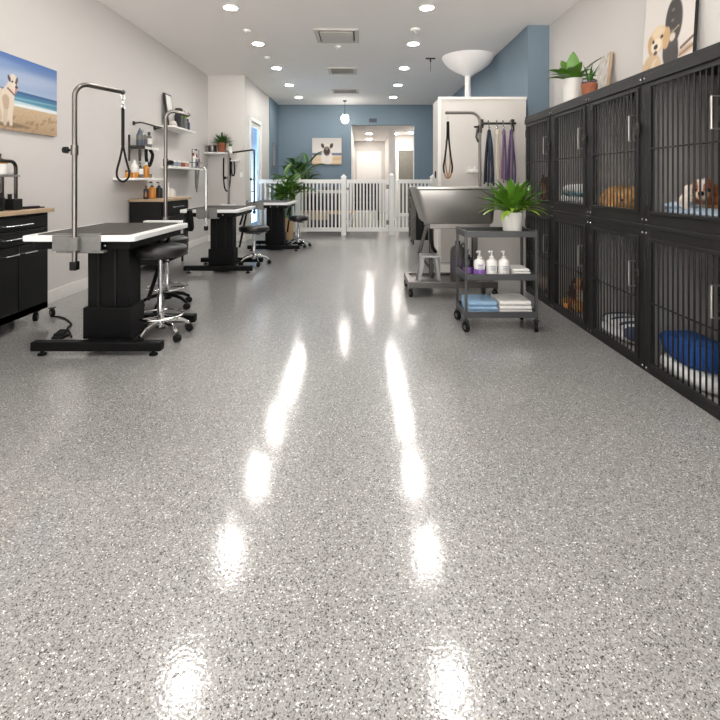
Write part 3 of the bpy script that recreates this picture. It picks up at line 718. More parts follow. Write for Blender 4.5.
# plants on the left wall shelves
loc = (-3.0, 7.93, ZCs)
t = thing('sprig_vase', 'dark jar with a green sprig on the top shelf', 'potted plant', loc)
MB().lathe([(.045, 0), (.05, .02), (.05, .15), (.035, .19)], loc, 20).build('jar', 'bottle_grey', t)
leaves(t, loc, 16, (.10, .18), (.03, .05), (.5, 1.4), (.2, .8), 'leaf_light', 3, .02, .17)
bottle((-3.0, 8.08, ZCs), .042, .20, 'bottle_navy', 'bottle_black', 'dark blue jar at the right end of the top shelf', 'round', None)
# shelf with little jars
sj = 'small white jars'
for k, (x, y, lab, txt) in enumerate(((-3.10, 7.56, 'label_white', 'plain white jar nearest the wall'), (-3.02, 7.56, 'label_print', 'white jar with a grey label, second from the left'), (-2.965, 7.60, 'label_print', 'white jar with a grey label, in the middle'), (-2.97, 7.80, 'terracotta', 'white jar with rust coloured label'), (-2.97, 7.98, 'bottle_pink', 'white jar with pink label'))):
    bottle((x, y, ZD), .031, .10, 'white_plastic', 'white_plastic', txt+', on the wire caddy shelf', 'jar', lab, sj, 'jar', (.1, .95))
t = thing('bottle_caddy', 'dark wire caddy with top bar on the jar shelf', 'caddy', (-3.0, 8.45, ZD))
cy0, cy1 = 8.30, 8.64
MB().tube([(-3.06, cy0, ZD+.006), (-2.93, cy0, ZD+.006), (-2.93, cy1, ZD+.006), (-3.06, cy1, ZD+.006)], .005, 6, True).tube([(-3.06, cy0, ZD+.10), (-2.93, cy0, ZD+.10), (-2.93, cy1, ZD+.10), (-3.06, cy1, ZD+.10)], .005, 6, True).build('basket', 'dark_steel', t)
MB().tube([(-3.0, cy0, ZD), (-3.0, cy0, ZD+.33), (-3.0, cy1, ZD+.33), (-3.0, cy1, ZD)], .007).ell((-3.0, 8.5, ZD+.335), (.02, .03, .018)).build('handle', 'dark_steel', t)
for k, (y, b, c, lab, h, txt) in enumerate(((8.35, 'bottle_clear', 'terracotta', 'label_white', .27, 'pale bottle with red cap'), (8.43, 'bottle_teal', 'bottle_clear', None, .24, 'teal bottle'), (8.51, 'bottle_pink', 'bottle_navy', 'bottle_navy', .25, 'pink and navy bottle'), (8.585, 'bottle_navy', 'bottle_pink', 'bottle_pink', .24, 'navy bottle with pink label'))):
    bottle((-2.995, y, ZD+.001), .033, h, b, c, txt+' in the wire caddy', 'round', lab, 'bottles in the wire caddy')
t = thing('hanging_strap', 'dark grey strap hanging below the wire caddy shelf', 'strap', (-2.93, 8.35, ZD-.03))
MB().tube(smooth_path([(-2.945, 8.33, ZD-.03), (-2.945, 8.33, ZD-.2), (-2.945, 8.37, ZD-.36), (-2.945, 8.42, ZD-.22), (-2.945, 8.47, ZD-.03)], 5), .02, 8).build('strap', 'bottle_grey', t)
MB().tube([(-2.945, 8.37, ZD-.36), (-2.945, 8.38, ZD-.43)], .012).build('clip', 'pole_steel', t)
# items on the far black cabinet
so = 'bottles on the far cabinet'
bottle(on(146, -2.98, 1.0), .035, .19, 'bottle_black', 'amber_dark', 'black bottle at the left of the far cabinet group', 'round', 'amber_dark', so)
bottle(on(152, -2.98, 1.0), .055, .24, 'amber', 'bottle_black', 'wide amber bottle with black pump on the far cabinet', 'pump', None, so)
bottle(on(159, -2.98, 1.0), .05, .235, 'bottle_black', 'bottle_black', 'wide black pump bottle beside the amber one on far cabinet', 'pump', None, so)
bottle(on(167.5, -2.98, 1.0), .032, .25, 'white_plastic', 'white_plastic', 'white spray bottle on the far cabinet behind the steel arm', 'spray', None, so)
x, y, z = on(171.5, -2.98, 1.0)
t = thing('tissue_box', 'small white box at the right on the far cabinet', 'box', (x, y, z))
MB().rrect(x-.05, x+.05, y-.055, y+.055, z, z+.10, .01).build('box', 'white_plastic', t, .004)
MB().pillow((x, y, z+.112), (.03, .035, .02)).build('tissue', 'towel_white', t)
# alcove shelf
t = thing('wall_shelf', 'white wall shelf with a fern pot on the alcove wall', 'shelf', (-2.9, 9.75, 1.836), 'white wall shelves')
MB().box(-3.19, -2.58, 9.49, 9.75, 1.806, 1.836).build('board', 'white_plastic', t, .003)
loc = (-2.86, 9.59, 1.836)
t = pot_plant('potted_fern', 'bushy green fern in a terracotta pot on the alcove shelf', loc, .09, .07, .19, 'terracotta')
leaves(t, loc, 110, (.17, .27), (.022, .034), (.2, 1.5), (.2, .7), 'leaf_dark', 8, .06, .17, ymax=9.74)
t = thing('canister', 'grey metal canister left of the fern pot', 'canister', (-3.06, 9.62, 1.836))
MB().lathe([(.075, 0), (.08, .01), (.08, .12), (.085, .125), (.085, .14), (.03, .15)], (-3.06, 9.62, 1.836), 24).build('body', 'pole_steel', t)
MB().tube([(-3.14, 9.62, 1.95)]+smooth_path([(-3.145, 9.62, 1.95), (-3.175, 9.62, 1.965), (-3.18, 9.62, 1.93)], 3), .006, 6).build('handle', 'dark_steel', t)
loc = (-2.69, 9.60, 1.836)
t = thing('sprig_vase', 'small white vase with a green sprig right of the fern', 'potted plant', loc)
MB().lathe([(.03, 0), (.035, .02), (.035, .08), (.02, .12)], loc, 18).build('vase', 'white_plastic', t)
leaves(t, loc, 8, (.06, .11), (.03, .04), (.6, 1.4), (.2, .6), 'leaf', 9, .005, .11)
t = thing('wall_bracket', 'small white bracket with dark holder low on the alcove wall', 'bracket', (-2.62, 9.75, 1.64))
MB().box(-2.70, -2.52, 9.62, 9.75, 1.655, 1.675).build('plate', 'white_plastic', t, .003)
MB().tube(smooth_path([(-2.68, 9.66, 1.655), (-2.685, 9.66, 1.5), (-2.66, 9.66, 1.36), (-2.62, 9.66, 1.42), (-2.63, 9.66, 1.655)], 5), .013).build('holder', 'black_plastic', t)
t = thing('hanging_lead', 'long dark U-shaped lead hanging on the alcove wall', 'leash', (-2.8, 9.72, 1.73))
MB().tube([(-2.86, 9.75, 1.72), (-2.86, 9.70, 1.72), (-2.86, 9.70, 1.735)], .007).tube([(-2.72, 9.75, 1.72), (-2.72, 9.70, 1.72), (-2.72, 9.70, 1.735)], .007).build('hook', 'dark_steel', t)
MB().tube(smooth_path([(-2.86, 9.71, 1.725), (-2.86, 9.71, 1.35), (-2.84, 9.71, 1.12), (-2.79, 9.71, 1.04), (-2.74, 9.71, 1.12), (-2.72, 9.71, 1.35), (-2.72, 9.71, 1.725)], 5), .014).build('strap', 'nylon_black', t)
t = thing('light_switch', 'small white switch plate on the alcove wall', 'switch', (-2.5, 9.75, 1.38))
MB().box(-2.53, -2.47, 9.74, 9.75, 1.33, 1.43).build('plate', 'white_plastic', t, .002)
MB().box(-2.512, -2.488, 9.735, 9.74, 1.36, 1.40).build('rocker', 'white_plastic', t, .002)

# ---------------------------------------------------------------- picket fence and gate
YFE = 10.8
def fx(px): return (px-CX)*YFE/F
def post(p, x, ztop=1.33):
    o = MB().box(x-.055, x+.055, YFE-.055, YFE+.055, 0, ztop).build('post', 'white_vinyl', p, .004)
    MB().box(x-.068, x+.068, YFE-.068, YFE+.068, ztop, ztop+.02).loft([[(x+a*s, YFE+b*s, z) for a, b in ((-1, -1), (1, -1), (1, 1), (-1, 1))] for s, z in ((.062, ztop+.02), (.004, ztop+.075))]).build('post_cap', 'white_vinyl', o, .002)
def panel(p, x0, x1, n, z0=.09, z1=1.285):
    MB().box(x0, x1, YFE-.022, YFE+.022, z1-.09, z1).build('top_rail', 'white_vinyl', p, .004)
    MB().box(x0, x1, YFE-.022, YFE+.022, z0, z0+.09).build('bottom_rail', 'white_vinyl', p, .004)
    me = None
    for k in range(n):
        xx = x0+(x1-x0)*(k+.5)/n
        o = MB().box(xx-.019, xx+.019, YFE-.012, YFE+.012, z0+.09, z1-.09).build('picket', 'white_vinyl', p)
f1 = thing('picket_fence', 'left white picket fence section behind the stools and palms', 'fence', (fx(320), YFE, 0), 'white picket fence')
post(f1, fx(298)); post(f1, fx(343.7)); panel(f1, fx(298)+.055, fx(343.7)-.055, 11)
panel(f1, -2.38, fx(298)-.055, 8)
f2 = thing('picket_gate', 'white picket gate in the middle before the doorway', 'gate', (fx(367), YFE, 0))
gx0, gx1 = fx(343.7)+.067, fx(391.5)-.075
MB().box(gx0, gx0+.05, YFE-.022, YFE+.022, .09, 1.285).build('stile', 'white_vinyl', f2, .004)
MB().box(gx1-.07, gx1, YFE-.022, YFE+.022, .09, 1.285).build('stile', 'white_vinyl', f2, .004)
panel(f2, gx0+.05, gx1-.07, 11)
for zz in (.3, 1.12): MB().box(gx1-.05, gx1+.02, YFE-.035, YFE-.022, zz-.05, zz+.05).build('hinge', 'pole_steel', f2, .002)
MB().box(gx0-.005, gx0+.06, YFE-.045, YFE-.022, 1.05, 1.10).build('latch', 'pole_steel', f2, .003)
f3 = thing('picket_fence', 'right white picket fence section ending behind the steel tub', 'fence', (fx(412), YFE, 0), 'white picket fence')
post(f3, fx(391.5), 1.36); post(f3, fx(433)); panel(f3, fx(391.5)+.055, fx(433)-.055, 10)

# ---------------------------------------------------------------- palms on the floor
def palm(label, loc, r, h, potm, zc, n, lr, m, seed, canes=5):
    t = pot_plant('potted_palm', label, loc, r, r*.8, h, potm)
    rnd = random.Random(seed); x, y, z = loc; fol = MB(); st = MB()
    for k in range(canes):
        a = 2*PI*k/canes; c = Vector((x+.06*math.cos(a), y+.06*math.sin(a), h*.9)); top = c+Vector((.10*math.cos(a), .10*math.sin(a), zc*rnd.uniform(.75, 1.0)))
        st.tube([c, top], [.014, .01], 6)
        for j in range(n):
            az = rnd.uniform(0, 2*PI) if j else a; L = rnd.uniform(*lr); el = rnd.uniform(.7, 1.45); dr = rnd.uniform(.6, 1.4); p = top-Vector((0, 0, rnd.uniform(0, .55)*zc)); d = Vector((math.cos(az), math.sin(az), 0)); N = 9; pts = [p]
            for i in range(N):
                e = el-dr*i/N; tv = d*math.cos(e)+Vector((0, 0, math.sin(e))); p = p+tv*(L/N); pts.append(p)
                if i > 1:
                    for sgn in (-1, 1):
                        ll = L*.50*math.sin(PI*(i+1.3)/(N+2.6))
                        blade(fol, p, az+sgn*.85, ll, .052, e*.6+.2, .7, n=3)
            blade(fol, p, az, L*.25, .032, el-dr, .4, n=3)
            st.tube(pts, .006, 5)
    st.build('stem', 'stem_green', t); fol.build('foliage', m, t, smooth=60)
    return t
palm('leafy green palm in a tan pot behind the farthest grooming table', (-1.62, 10.15, 0), .155, .46, 'tan_wood', .88, 8, (.28, .44), 'leaf', 5, 6)
palm('taller dark palm by the blue wall left of the pug canvas', (-1.50, 11.52, 0), .19, .45, 'pot_white', 1.34, 8, (.36, .56), 'leaf_dark', 12, 6)

# ---------------------------------------------------------------- reception corner behind the fence
yb = 12.95
t = thing('reception_counter', 'dark counter with pale top behind the left fence section', 'counter', (-.95, yb, 0))
MB().box(-1.72, -.45, yb-.25, yb+.28, .05, .92).build('body', 'jug_grey', t, .005)
MB().box(-1.78, -.40, yb-.30, yb+.30, .92, 1.0).build('top', 'pot_white', t, .006)
for k in range(4):
    MB().box(-1.68+k*.30, -1.42+k*.30, yb-.262, yb-.25, .42, .86).build('front_panel', 'bottle_black', t, .004)
MB().box(-1.70, -.47, yb-.22, yb+.26, 0, .05).build('kick', 'black_plastic', t)
t = thing('bench', 'low pale wood bench in front of the dark counter', 'bench', (-1.0, 12.25, 0))
MB().box(-1.75, -.12, 12.08, 12.42, .40, .47).build('seat', 'tan_wood', t, .005)
MB().box(-1.72, -.9, 12.10, 12.40, .25, .40).build('drawer_box', 'tan_wood', t, .004)
for xx in (-1.70, -.20):
    for yy in (12.12, 12.36): MB().box(xx-.025, xx+.025, yy-.025, yy+.025, 0, .40).build('leg', 'tan_wood', t, .003)
t = thing('desk_box', 'small dark box on the counter behind the fence', 'box', (-.98, yb, 1.0))
MB().box(-1.08, -.88, yb-.1, yb+.06, 1.0, 1.09).build('case', 'bottle_black', t, .005)
MB().box(-1.05, -.91, yb-.108, yb-.1, 1.02, 1.07).build('front', 'dark_steel', t, .002)
bottle((-.74, yb, 1.0), .055, .20, 'bottle_black', 'bottle_black', 'black pump bottle standing on the counter below the pug canvas', 'pump')
t = thing('hall_rack', 'black slatted rack seen through the gate in the hallway', 'rack', (.13, 15.2, 0))
for xx in (-.25, .52):
    for yy in (15.05, 15.40): MB().box(xx-.02, xx+.02, yy-.02, yy+.02, 0, 1.22).build('post', 'black_metal', t, .002)
for k in range(5): MB().box(-.24, .51, 15.04, 15.41, .30+k*.22, .33+k*.22).build('shelf', 'black_metal', t, .002)
MB().box(-.24, .51, 15.37, 15.39, .30, 1.2).build('back_panel', 'black_metal', t, .002)
for k in range(5): MB().box(-.10+k*.13, -.03+k*.13, 15.10, 15.35, .33+.22*(k % 3), .48+.22*(k % 3)).build('divider', 'black_plastic', t, .003)
# narrow mirror on the blue side wall
t = thing('wall_mirror', 'narrow pale framed mirror on the blue side wall by the palm', 'mirror', (-2.40, 12.8, 1.6))
MB().box(-2.40, -2.375, 12.62, 12.98, 1.62, 2.28).build('frame', 'pole_steel', t, .004)
MB().box(-2.375, -2.371, 12.66, 12.94, 1.66, 2.24).build('glass', 'chrome', t)
# ---------------------------------------------------------------- steel bathing tub on its wheeled stand
t = thing('bathing_tub', 'stainless steel dog bathing tub on a wheeled stand beside the white partition', 'tub', (1.0, 5.3, 0))
def rr(x0, x1, y0, y1, z, r=.05, seg=5):
    out = []
    for cx, cy, a0 in ((x1-r, y1-r, 0), (x0+r, y1-r, PI/2), (x0+r, y0+r, PI), (x1-r, y0+r, 1.5*PI)):
        out += [Vector((cx+r*math.cos(a0+PI/2*k/seg), cy+r*math.sin(a0+PI/2*k/seg), z)) for k in range(seg+1)]
    return out
b = MB()
b.loft([rr(.73, 1.36, 5.10, 5.52, .800, .05), rr(.69, 1.40, 5.04, 5.58, .79, .05), rr(.67, 1.415, 5.018, 5.60, .815, .06), rr(.57, 1.44, 5.00, 5.62, 1.15, .06),
        rr(.555, 1.47, 4.985, 5.635, 1.165, .06), rr(.555, 1.47, 4.985, 5.635, 1.185, .06), rr(.595, 1.415, 5.025, 5.595, 1.185, .05), rr(.70, 1.37, 5.08, 5.54, .84, .05), rr(.74, 1.34, 5.12, 5.50, .835, .04)])
b.build('basin', 'brushed_steel', t, smooth=40)
MB().box(.73, 1.38, 5.07, 5.55, .735, .79).build('support_frame', 'pole_steel', t, .004)
for x in (.80, 1.30):
    for y in (5.38, 5.50): MB().box(x-.02, x+.02, y-.02, y+.02, .14, .75).build('leg', 'pole_steel', t, .003)
for y in (5.38, 5.50): MB().tube([(.75, y, .74), (.66, y, .40), (.79, y, .24)], .011).build('brace', 'pole_steel', t)
MB().tube([(.78, 5.3, .745), (.78, 5.3, .60), (.80, 5.33, .50), (.84, 5.34, .44)], .02, 10).build('drain_hose', 'black_plastic', t)
MB().box(.50, 1.46, 5.04, 5.09, .10, .165).box(.50, 1.46, 5.55, 5.60, .10, .165).box(.50, .55, 5.09, 5.55, .10, .165).box(1.41, 1.46, 5.09, 5.55, .10, .165).build('base_frame', 'pole_steel', t, .005)
MB().box(.55, 1.41, 5.09, 5.55, .125, .140).build('base_shelf', 'pole_steel', t)
for x in (.525, 1.435):
    for y in (5.065, 5.575): caster(t, x, y, .042, ang=.25)
MB().tube([(.80, 5.36, .32), (1.30, 5.36, .32)], .008).build('tie_bar', 'brushed_steel', t)
# arm over the tub
x, y = 1.42, 5.66
tub = t
zt = 2.07; r = .017
t = MB().tube([(x, y, .95), (x, y, zt-.11)]+arc((x-.11, y, zt-.11), .11, 0, PI/2, 8)[1:]+[(1.02, y, zt)], r, 12).build('grooming_arm', 'pole_steel', tub, label='steel arm rising behind the basin')
MB().box(x-.035, x+.035, y-.022, y+.03, 1.05, 1.16).build('clamp', 'cast_grey', t, .004)
MB().cyl((x, y, 1.83), (x, y, 1.92), .026).tube([(x-.02, y, 1.90), (x-.07, y-.02, 1.90)], .012).tube([(x-.03, y-.01, 1.88), (x-.045, y-.01, 1.78), (x-.02, y, 1.72)], .014).build('spray_holder', 'dark_steel', t)
MB().ell((1.02, y, zt), (.022, .02, .02), u=12, v=8).build('end_cap', 'pole_steel', t)
# looped lead, black with tan lower end
top = (1.035, y, zt-.02)
t = thing('grooming_loop', 'black and tan looped lead hanging from the arm over the tub', 'leash', top)
x, y, z = top
MB().tube([(x, y, z), (x, y, z-.09)], .005).build('ring', 'chrome', t)
for s in (-1, 1):
    MB().tube(smooth_path([(x+s*.006, y, z-.085), (x+s*.012, y, z-.3), (x+s*.036, y, z-.52), (x+s*.052, y, z-.62), (x+s*.046, y, z-.70)], 5), [.011]*21, 8, flat=1.6).build('strap', 'nylon_black', t)
MB().tube(smooth_path([(x-.046, y, z-.695), (x-.025, y, z-.75), (x, y, z-.765), (x+.025, y, z-.75), (x+.046, y, z-.695)], 5), .010, 8).tube(smooth_path([(x-.02, y, z-.30), (x-.03, y, z-.58), (x, y, z-.755)], 5), .009, 8).tube(smooth_path([(x+.01, y, z-.30), (x+.028, y, z-.58), (x+.005, y, z-.755)], 5), .009, 8).build('tan_strap', 'tan_strap', t, label='tan lower end of the lead')
# hook rail on the partition
yr = 6.29
t = thing('leash_rail', 'dark steel hook rail on the white partition holding leashes', 'rail', (1.85, 6.385, 2.02))
MB().cyl((1.62, yr, 2.02), (2.06, yr, 2.02), .015).build('bar', 'dark_steel', t)
for xx in (1.63, 2.05): 
    MB().cyl((xx, yr, 2.02), (xx, 6.40, 2.02), .012).box(xx-.022, xx+.022, 6.385, 6.399, 1.92 if xx > 1.9 else 1.97, 2.09).build('mount', 'dark_steel', t, .003)
hooks = (1.69, 1.80, 1.885, 1.985)
for xx in hooks: MB().tube(smooth_path([(xx, yr+.02, 2.045), (xx, yr-.005, 2.06), (xx, yr-.03, 2.03), (xx, yr-.03, 1.97), (xx, yr-.035, 1.95), (xx, yr-.055, 1.965)], 4), .006).build('hook', 'pole_steel', t)
def hung(label, x, w, z1, ms, top=1.96, wig=0, knot=True):
    t = thing('leash', label, 'leash', (x, yr-.045, top), 'leashes on the hook rail')
    if knot: MB().ell((x, yr-.045, top-.07), (.026, .02, .05), u=14, v=10).build('gathered_top', ms[0], t)
    MB().tube([(x+.012*math.cos(q), yr-.045, top-.012+.022*math.sin(q)) for q in (2*PI*i/14 for i in range(14))], .004, 6, True).build('ring', 'chrome', t)
    n = max(2, int(w/.024)); 
    for k in range(n):
        f = (k+.5)/n*2-1; zz = z1+.03*math.sin(k*2.3+wig)
        MB().tube(smooth_path([(x+f*.012, yr-.045+.012*math.sin(k*2), top-.06), (x+f*w*.30, yr-.05+.018*math.sin(k*1.9), top-.25), (x+f*w*.45, yr-.04+.02*math.sin(k*2.7), z1+.2), (x+f*w*.5, yr-.04+.015*math.sin(k*3.1), zz)], 4), .012, 8, flat=.5).build('strap', ms[k % len(ms)], t)
    return t
hung('navy and black leash bundle at the left end of the hook rail', hooks[0], .15, 1.21, ('navy_strap', 'nylon_black', 'navy_strap', 'bottle_blue', 'navy_strap'))
hung('slim cream coloured leash, second on the hook rail', hooks[1], .05, 1.28, ('cream_strap',), wig=1)
hung('mauve leash, third on the hook rail', hooks[2], .075, 1.25, ('mauve_strap', 'mauve_strap', 'purple_strap'), wig=2)
hung('wide purple leash at the right end of the hook rail', hooks[3], .125, 1.23, ('purple_strap', 'purple_strap', 'mauve_strap'), wig=3)
# mixer tap and switch on the partition
t = thing('wall_tap', 'white and chrome wall tap on the partition left of the steel arm', 'tap', (1.5, 6.40, 1.36))
MB().box(1.42, 1.60, 6.36, 6.40, 1.36, 1.41).build('body', 'white_plastic', t, .008)
for xx in (1.445, 1.52): MB().cyl((xx, 6.36, 1.385), (xx, 6.31, 1.385), .022).cyl((xx, 6.335, 1.39), (xx, 6.335, 1.45), .009).build('handle', 'white_plastic', t)
MB().tube([(1.585, 6.36, 1.37), (1.585, 6.28, 1.36), (1.585, 6.26, 1.33)], .011).build('spout', 'chrome', t)
t = thing('wall_switch', 'small black switch on the side face of the white partition', 'switch', (1.05, 6.7, 1.33))
MB().box(1.035, 1.05, 6.64, 6.70, 1.29, 1.39).build('plate', 'black_plastic', t, .003)
MB().box(1.03, 1.035, 6.655, 6.685, 1.32, 1.36).build('rocker', 'black_plastic', t, .002)
# on the tub shelf
zb = .1405
t = thing('step_stool', 'grey metal step stool on the shelf under the tub', 'step stool', (.74, 5.2, zb))
MB().obox((.745, 5.20, zb+.285), (.20, .20, .022), Matrix.Identity(3)).build('top_step', 'cart_light', t, .005)
for s in (-1, 1):
    for yy in (5.12, 5.28): MB().obox((.745+s*.082+(-.02 if s < 0 else 0), yy, zb+.138), (.035, .022, .275), Matrix.Rotation(s*.16, 3, 'Y').inverted()).build('leg', 'cart_light', t, .003)
MB().box(.845, .855, 5.13, 5.27, zb+.10, zb+.25).build('side_panel', 'cart_light', t, .003)
def jug(x, y, z, r, h, label):
    t = thing('jug', label, 'jug', (x, y, z))
    MB().lathe([(r*.92, 0), (r, .02), (r, h*.74), (r*.85, h*.83), (r*.4, h*.89), (r*.3, h*.91)], (x, y, z), 24).build('body', 'jug_grey', t)
    MB().lathe([(r*.36, h*.905), (r*.36, h*.99), (r*.28, h)], (x, y, z), 16).build('cap', 'bottle_black', t)
    MB().tube(smooth_path([(x+r*.3, y, z+h*.86), (x+r*.8, y-.01, z+h*.93), (x+r*1.0, y-.01, z+h*.85), (x+r*.93, y, z+h*.72)], 5), .013).build('handle', 'jug_grey', t)
    MB().lathe([(r*1.01, h*.2), (r*1.01, h*.6)], (x, y, z), 24).build('label_band', 'label_dark', t)
jug(1.06, 5.20, zb, .082, .45, 'large dark grey jug standing on the shelf under the tub')
# trolley behind the tub
yb0 = 9.2
t = thing('tool_trolley', 'black tool trolley with chrome wire front behind the left end of the tub', 'trolley', (1.2, 9.4, 0))
MB().box(1.06, 1.50, yb0, yb0+.5, .09, 1.10).build('body', 'black_plastic', t, .01)
MB().box(.98, 1.52, yb0-.02, yb0+.52, 1.10, 1.14).build('top', 'white_plastic', t, .006)
MB().box(.96, 1.06, yb0+.02, yb0+.06, .09, 1.10).box(.96, 1.06, yb0+.44, yb0+.48, .09, 1.10).build('side_frame', 'pole_steel', t, .004)
for k in range(4):
    MB().box(.97, 1.055, yb0+.03, yb0+.47, .20+k*.235, .215+k*.235).tube([(.97, yb0+.0, .28+k*.235), (1.05, yb0+.0, .34+k*.235)], .014).build('tray', 'pole_steel', t, .002)
    for j in range(2): MB().cyl((1.0, yb0+.08+.2*j, .216+k*.235), (1.0, yb0+.08+.2*j, .33+k*.235), .028).build('bottle_holder', 'bottle_black', t)
for xx in (1.01, 1.45):
    for yy in (yb0+.06, yb0+.44): caster(t, xx, yy, .038)

# ---------------------------------------------------------------- three tier utility cart
t = thing('utility_cart', 'grey three tier wheeled cart carrying plant, pump bottles and towels', 'cart', (1.15, 4.06, 0))
x0, x1, y0, y1 = .862, 1.442, 3.89, 4.24
for x in (x0, x1):
    for y in (y0, y1):
        MB().box(x-.0105, x+.0105, y-.0105, y+.0105, .10, .845).build('upright', 'cart_grey', t, .002)
        caster(t, x, y, .042, ang=.35 if x < 1 else -.3)
def tray(z, lip=.05):
    o = MB().box(x0+.013, x1-.013, y0+.004, y1-.004, z-.012, z).build('tray', 'cart_light', t, .002)
    MB().box(x0-.004, x1+.004, y0-.016, y0-.004+.008, z-.015, z+lip-.015).box(x0-.004, x1+.004, y1-.004, y1+.016, z-.015, z+lip-.015).box(x0-.016, x0-.004+.008, y0, y1, z-.015, z+lip-.015).box(x1-.004, x1+.016, y0, y1, z-.015, z+lip-.015).build('lip', 'cart_grey', o, .002)
for z in (.80, .445, .135): tray(z)
loc = (1.285, 4.02, .8005)
t = pot_plant('potted_plant', 'lush green leafy plant in a white pot on top of the cart', loc, .092, .072, .185, 'pot_white')
leaves(t, loc, 85, (.21, .34), (.05, .07), (.55, 1.53), (.3, 1.0), 'leaf', 21, .06, .18, wmax=.5)
t2 = leaves(t, loc, 55, (.18, .28), (.04, .056), (.3, 1.35), (.7, 1.5), 'leaf_light', 22, .065, .18, wmax=.5)
bz = .4455
def pump_bottle(x, y, label, lower):
    b = bottle((x, y, bz), .046, .215, 'white_plastic', 'white_plastic', label, 'pump', lower, 'white pump bottles on the cart', labz=(.03, .42) if lower == 'purple' else (.08, .62))
    for k, w in enumerate((.5, .42, .46)):
        a0 = -PI/2
        z = bz+.088+.0-k*.014+(.012 if lower == 'purple' else 0)
        pts = [(x+.0475*math.cos(a0+w*f), y+.0475*math.sin(a0+w*f), z) for f in (-1, -.6, -.2, .2, .6, 1)]
        MB().tube(pts, .0035, 6, flat=.9).build('label_print', 'purple' if lower == 'purple' and k == 0 else 'label_print', b)
pump_bottle(.995, 3.98, 'white pump bottle with purple lower half on the cart, leftmost of three', 'purple')
pump_bottle(1.098, 3.98, 'white pump bottle with pale label, middle of three on the cart', 'label_white')
pump_bottle(1.200, 3.98, 'white pump bottle beside the folded cloth, rightmost of three', 'label_white')
bottle((.925, 4.10, bz), .042, .21, 'bottle_black', 'bottle_black', 'black pump bottle with purple label at the back left of the cart', 'pump', 'purple', labz=(.05, .4))
def folded(name, label, x0, x1, y0, y1, z, layers, th, m, group=None, skew=0):
    t = thing(name, label, 'towel', ((x0+x1)/2, (y0+y1)/2, z), group)
    for k in range(layers):
        zz = z+k*th; s = skew*k
        # folded sheet: rounded front edge
        prof = [(y1, zz), (y0+th*.45, zz)]+[(y0+th*.45-th*.46*math.sin(q), zz+th*.48-th*.48*math.cos(q)) for q in (PI*i/8 for i in range(1, 9))]+[(y1, zz+th*.96)]
        MB().prism(prof, x0+s, x1+s-.006*k, lambda a, b, c: (c, a, b)).build('fold', m, t, .004)
    return t
folded('folded_cloth', 'small folded white cloth right of the pump bottles on the cart', 1.268, 1.425, 3.94, 4.14, bz, 3, .022, 'towel_white', None, -.004)
MBt = folded('folded_towel', 'folded light blue towel on the bottom tray of the cart', .885, 1.135, 3.91, 4.18, .1355, 3, .036, 'towel_blue', 'folded towels on the cart')
folded('folded_towel', 'folded white towel on the bottom tray of the cart beside blue one', 1.145, 1.42, 3.91, 4.18, .1355, 3, .038, 'towel_white', 'folded towels on the cart')
